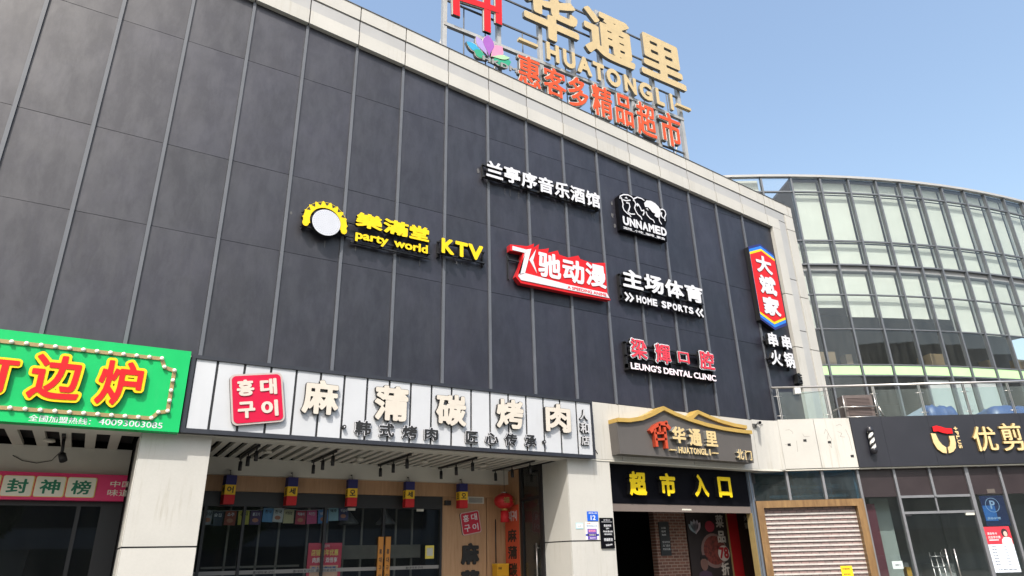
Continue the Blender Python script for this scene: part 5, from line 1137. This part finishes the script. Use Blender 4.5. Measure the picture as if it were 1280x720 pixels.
# salon window posters and notes
T = thing('poster', 'white price poster with a red top and a woman on it in the salon window', 'poster', (5.4, .1, 1.05), WING)
PZ0, PZ1 = 1.05, 2.11
MB().box(5.10, 5.74, .145, .150, PZ0, PZ1).build('sheet', flat('poster_paper', (.62, .68, .78)), T); MB().box(5.10, 5.74, .141, .1445, 1.70, PZ1).build('red_block', flat('poster_red_b', (.60, .03, .05)), T)
line(T, '烫染年卡', 5.15, 1.92, 5.40, 1.98, .138, .1405, [SIGNWHITE]*2, .015, res=24); line(T, '充值享优惠', 5.15, 1.83, 5.46, 1.895, .138, .1405, [flat('pinkish_ink', (.8, .5, .5))]*2, .015, res=24); MB().box(5.16, 5.40, .138, .1405, 1.785, 1.81).build('white_rule', SIGNWHITE, T)
b = MB(); b.poly([(5.46, 1.70), (5.72, 1.70), (5.72, 1.82), (5.66, 1.86), (5.54, 1.86), (5.48, 1.80)], .136, .1405); b.build('printed_shirt', flat('printed_white', (.7, .66, .66)), T)
b = MB(); b.poly([(5.59+.085*cos(2*pi*k/14), 1.96+.105*sin(2*pi*k/14)) for k in range(14)]+[], .136, .1405); b.build('printed_hair', flat('printed_dark_hair', (.03, .02, .022)), T)
b = MB(); b.poly([(5.60+.048*cos(2*pi*k/14), 1.935+.065*sin(2*pi*k/14)) for k in range(14)], .133, .1358); b.build('printed_face', flat('printed_skin', (.62, .42, .36)), T)
for k in range(7):
    line(T, ('洗剪吹', '烫发', '染发', '护理', '造型', '接发', '漂染')[k], 5.17, 1.635-.07*k, 5.29, 1.665-.07*k, .1425, .1446, [flat('ink_grey', (.10, .11, .14))]*2, .005, res=20); line(T, ('38', '298', '198', '128', '58', '398', '268')[k], 5.47, 1.637-.07*k, 5.55, 1.663-.07*k, .1425, .1446, [flat('ink_grey', (.10, .11, .14))]*2, .005, res=20)
line(T, '优剪造型', 5.2, 1.10, 5.66, 1.13, .1425, .1446, [flat('ink_grey', (.10, .11, .14))]*2, .005, res=20)
T = thing('poster', 'dark blue poster with a ringed letter P above the price poster', 'poster', (5.5, .2, 2.15), WING)
MB().box(5.22, 5.83, .175, .182, 2.13, 2.86).build('sheet', flat('poster_navy', (.006, .018, .07)), T); MB().box(5.24, 5.55, .172, .1745, 2.25, 2.62).build('blue_block', flat('poster_blue_b', (.02, .12, .36)), T)
MB().stroke([(5.50+.17*cos(2*pi*k/24), 2.63+.17*sin(2*pi*k/24)) for k in range(24)], .012, .168, .1715, closed=True).build('ring', flat('pale_blue_ink', (.25, .38, .55)), T)
line(T, 'P', 5.44, 2.54, 5.57, 2.74, .168, .1715, [flat('pale_blue_ink', (.25, .38, .55))]*2, .02, 'letter'); line(T, '烫染护理', 5.28, 2.28, 5.62, 2.34, .168, .1715, [flat('pale_blue_ink', (.25, .38, .55))]*2, .02, res=24)
T = thing('notice', 'small pale note stuck on the salon window near the wooden frame', 'notice', (2.75, .15, 1.2), WING); MB().box(2.62, 2.88, .148, .1535, 1.19, 1.37).build('sheet', flat('note_pale', (.45, .52, .52)), T); line(T, '请推门', 2.69, 1.26, 2.82, 1.30, .145, .1475, [flat('ink_grey', (.1, .11, .14))]*2, .01, res=20)
T = thing('notice', 'bright yellow notice hung on the roller shutter', 'notice', (1.47, .1, 1.0), WING); MB().box(1.33, 1.61, .140, .148, .92, 1.29).build('sheet', flat('note_yellow', (.85, .55, .01)), T); line(T, '旺铺招租', 1.37, 1.20, 1.55, 1.245, .136, .1395, [flat('ink_brown', (.25, .12, .02))]*2, .01, res=20); line(T, '联系电话', 1.38, 1.08, 1.54, 1.12, .136, .1395, [flat('ink_brown', (.25, .12, .02))]*2, .01, res=20)
# folded chrome rack standing inside the salon door
T = thing('chrome_rack', 'folding chrome rack standing inside the salon glass door', 'rack', (4.1, .6, 0), WING)
for u in (3.88, 4.02, 4.16, 4.30): MB().tube([(u, .55, .05), (u, .65, 1.55)], .016, 8).build('rail', INOX, T)
for z in (.7, .95, 1.2, 1.45): MB().tube([(3.86, .6, z), (4.32, .6, z)], .012, 6).build('crossbar', INOX, T)

# ================================================================== ACROSS THE SQUARE (seen only as reflections in the glass)
OPB = thing('opposite_building', 'grey block across the square mirrored in the shop glass', 'building', (8, -52, 0))
MB().box(-30, 34, -64, -52, 0, 11).build('wall', mat('opposite_wall', (.20, .225, .26), .7, .1, .4), OPB)
for k in range(3):
    MB().box(-29, 33, -51.98, -51.9, 1.2+3.6*k, 3.2+3.6*k).build('window_band', flat('window_dark', (.03, .035, .045), .15), OPB)
OPT = thing('reflection_tower', 'added dark blue-grey tower across the square, mirrored in the lower curved glass', 'building', (58, -52, 0))  # unseen tower, added and sized to darken reflections in the lower curved panes
MB().box(34, 86, -64, -52, 0, 23).build('wall', mat('tower_wall', (.07, .085, .11), .6, .2, .3), OPT)
for k in range(6): MB().box(35, 85, -51.98, -51.9, 1.2+3.6*k, 3.4+3.6*k).build('window_band', flat('window_dark', (.03, .035, .045), .15), OPT)
def tree(x, y, h, r, lab):
    T = thing('tree', lab, 'tree', (x, y, 0)); rg = random.Random(int(x*10)); b = MB()
    b.tube([(x, y, 0), (x+.1, y, h*.3), (x, y+.1, h*.6)], .18, 8); b.build('trunk', flat('bark', (.10, .075, .055), .9), T)
    b = MB()
    for _ in range(3200):
        a, t, q = rg.uniform(0, 2*pi), rg.uniform(-1, 1), rg.uniform(.35, 1)**.5; s = sqrt(1-t*t); c = Vector((x+r*q*s*cos(a), y+r*q*s*sin(a), h*.66+r*.95*q*t))
        u = Vector((rg.uniform(-1, 1), rg.uniform(-1, 1), rg.uniform(-1, 1))).normalized(); w = u.orthogonal().normalized(); e = rg.uniform(.25, .5); n0 = len(b.v)
        b.v += [tuple(c-u*e), tuple(c+w*e*.5), tuple(c+u*e), tuple(c-w*e*.5)]; b.face((n0, n0+1, n0+2, n0+3))
    b.build('crown', mat('leaves', (.05, .09, .03), .7, .4, .6), T)
tree(10, -34, 8.5, 3.2, 'green street tree across the square mirrored in the curved glass, nearest the middle'); tree(44, -34, 12, 4.6, 'taller green street tree across the square mirrored in the curved glass'); tree(-4, -33, 8, 3.0, 'low green street tree across the square mirrored in the left shop glass')
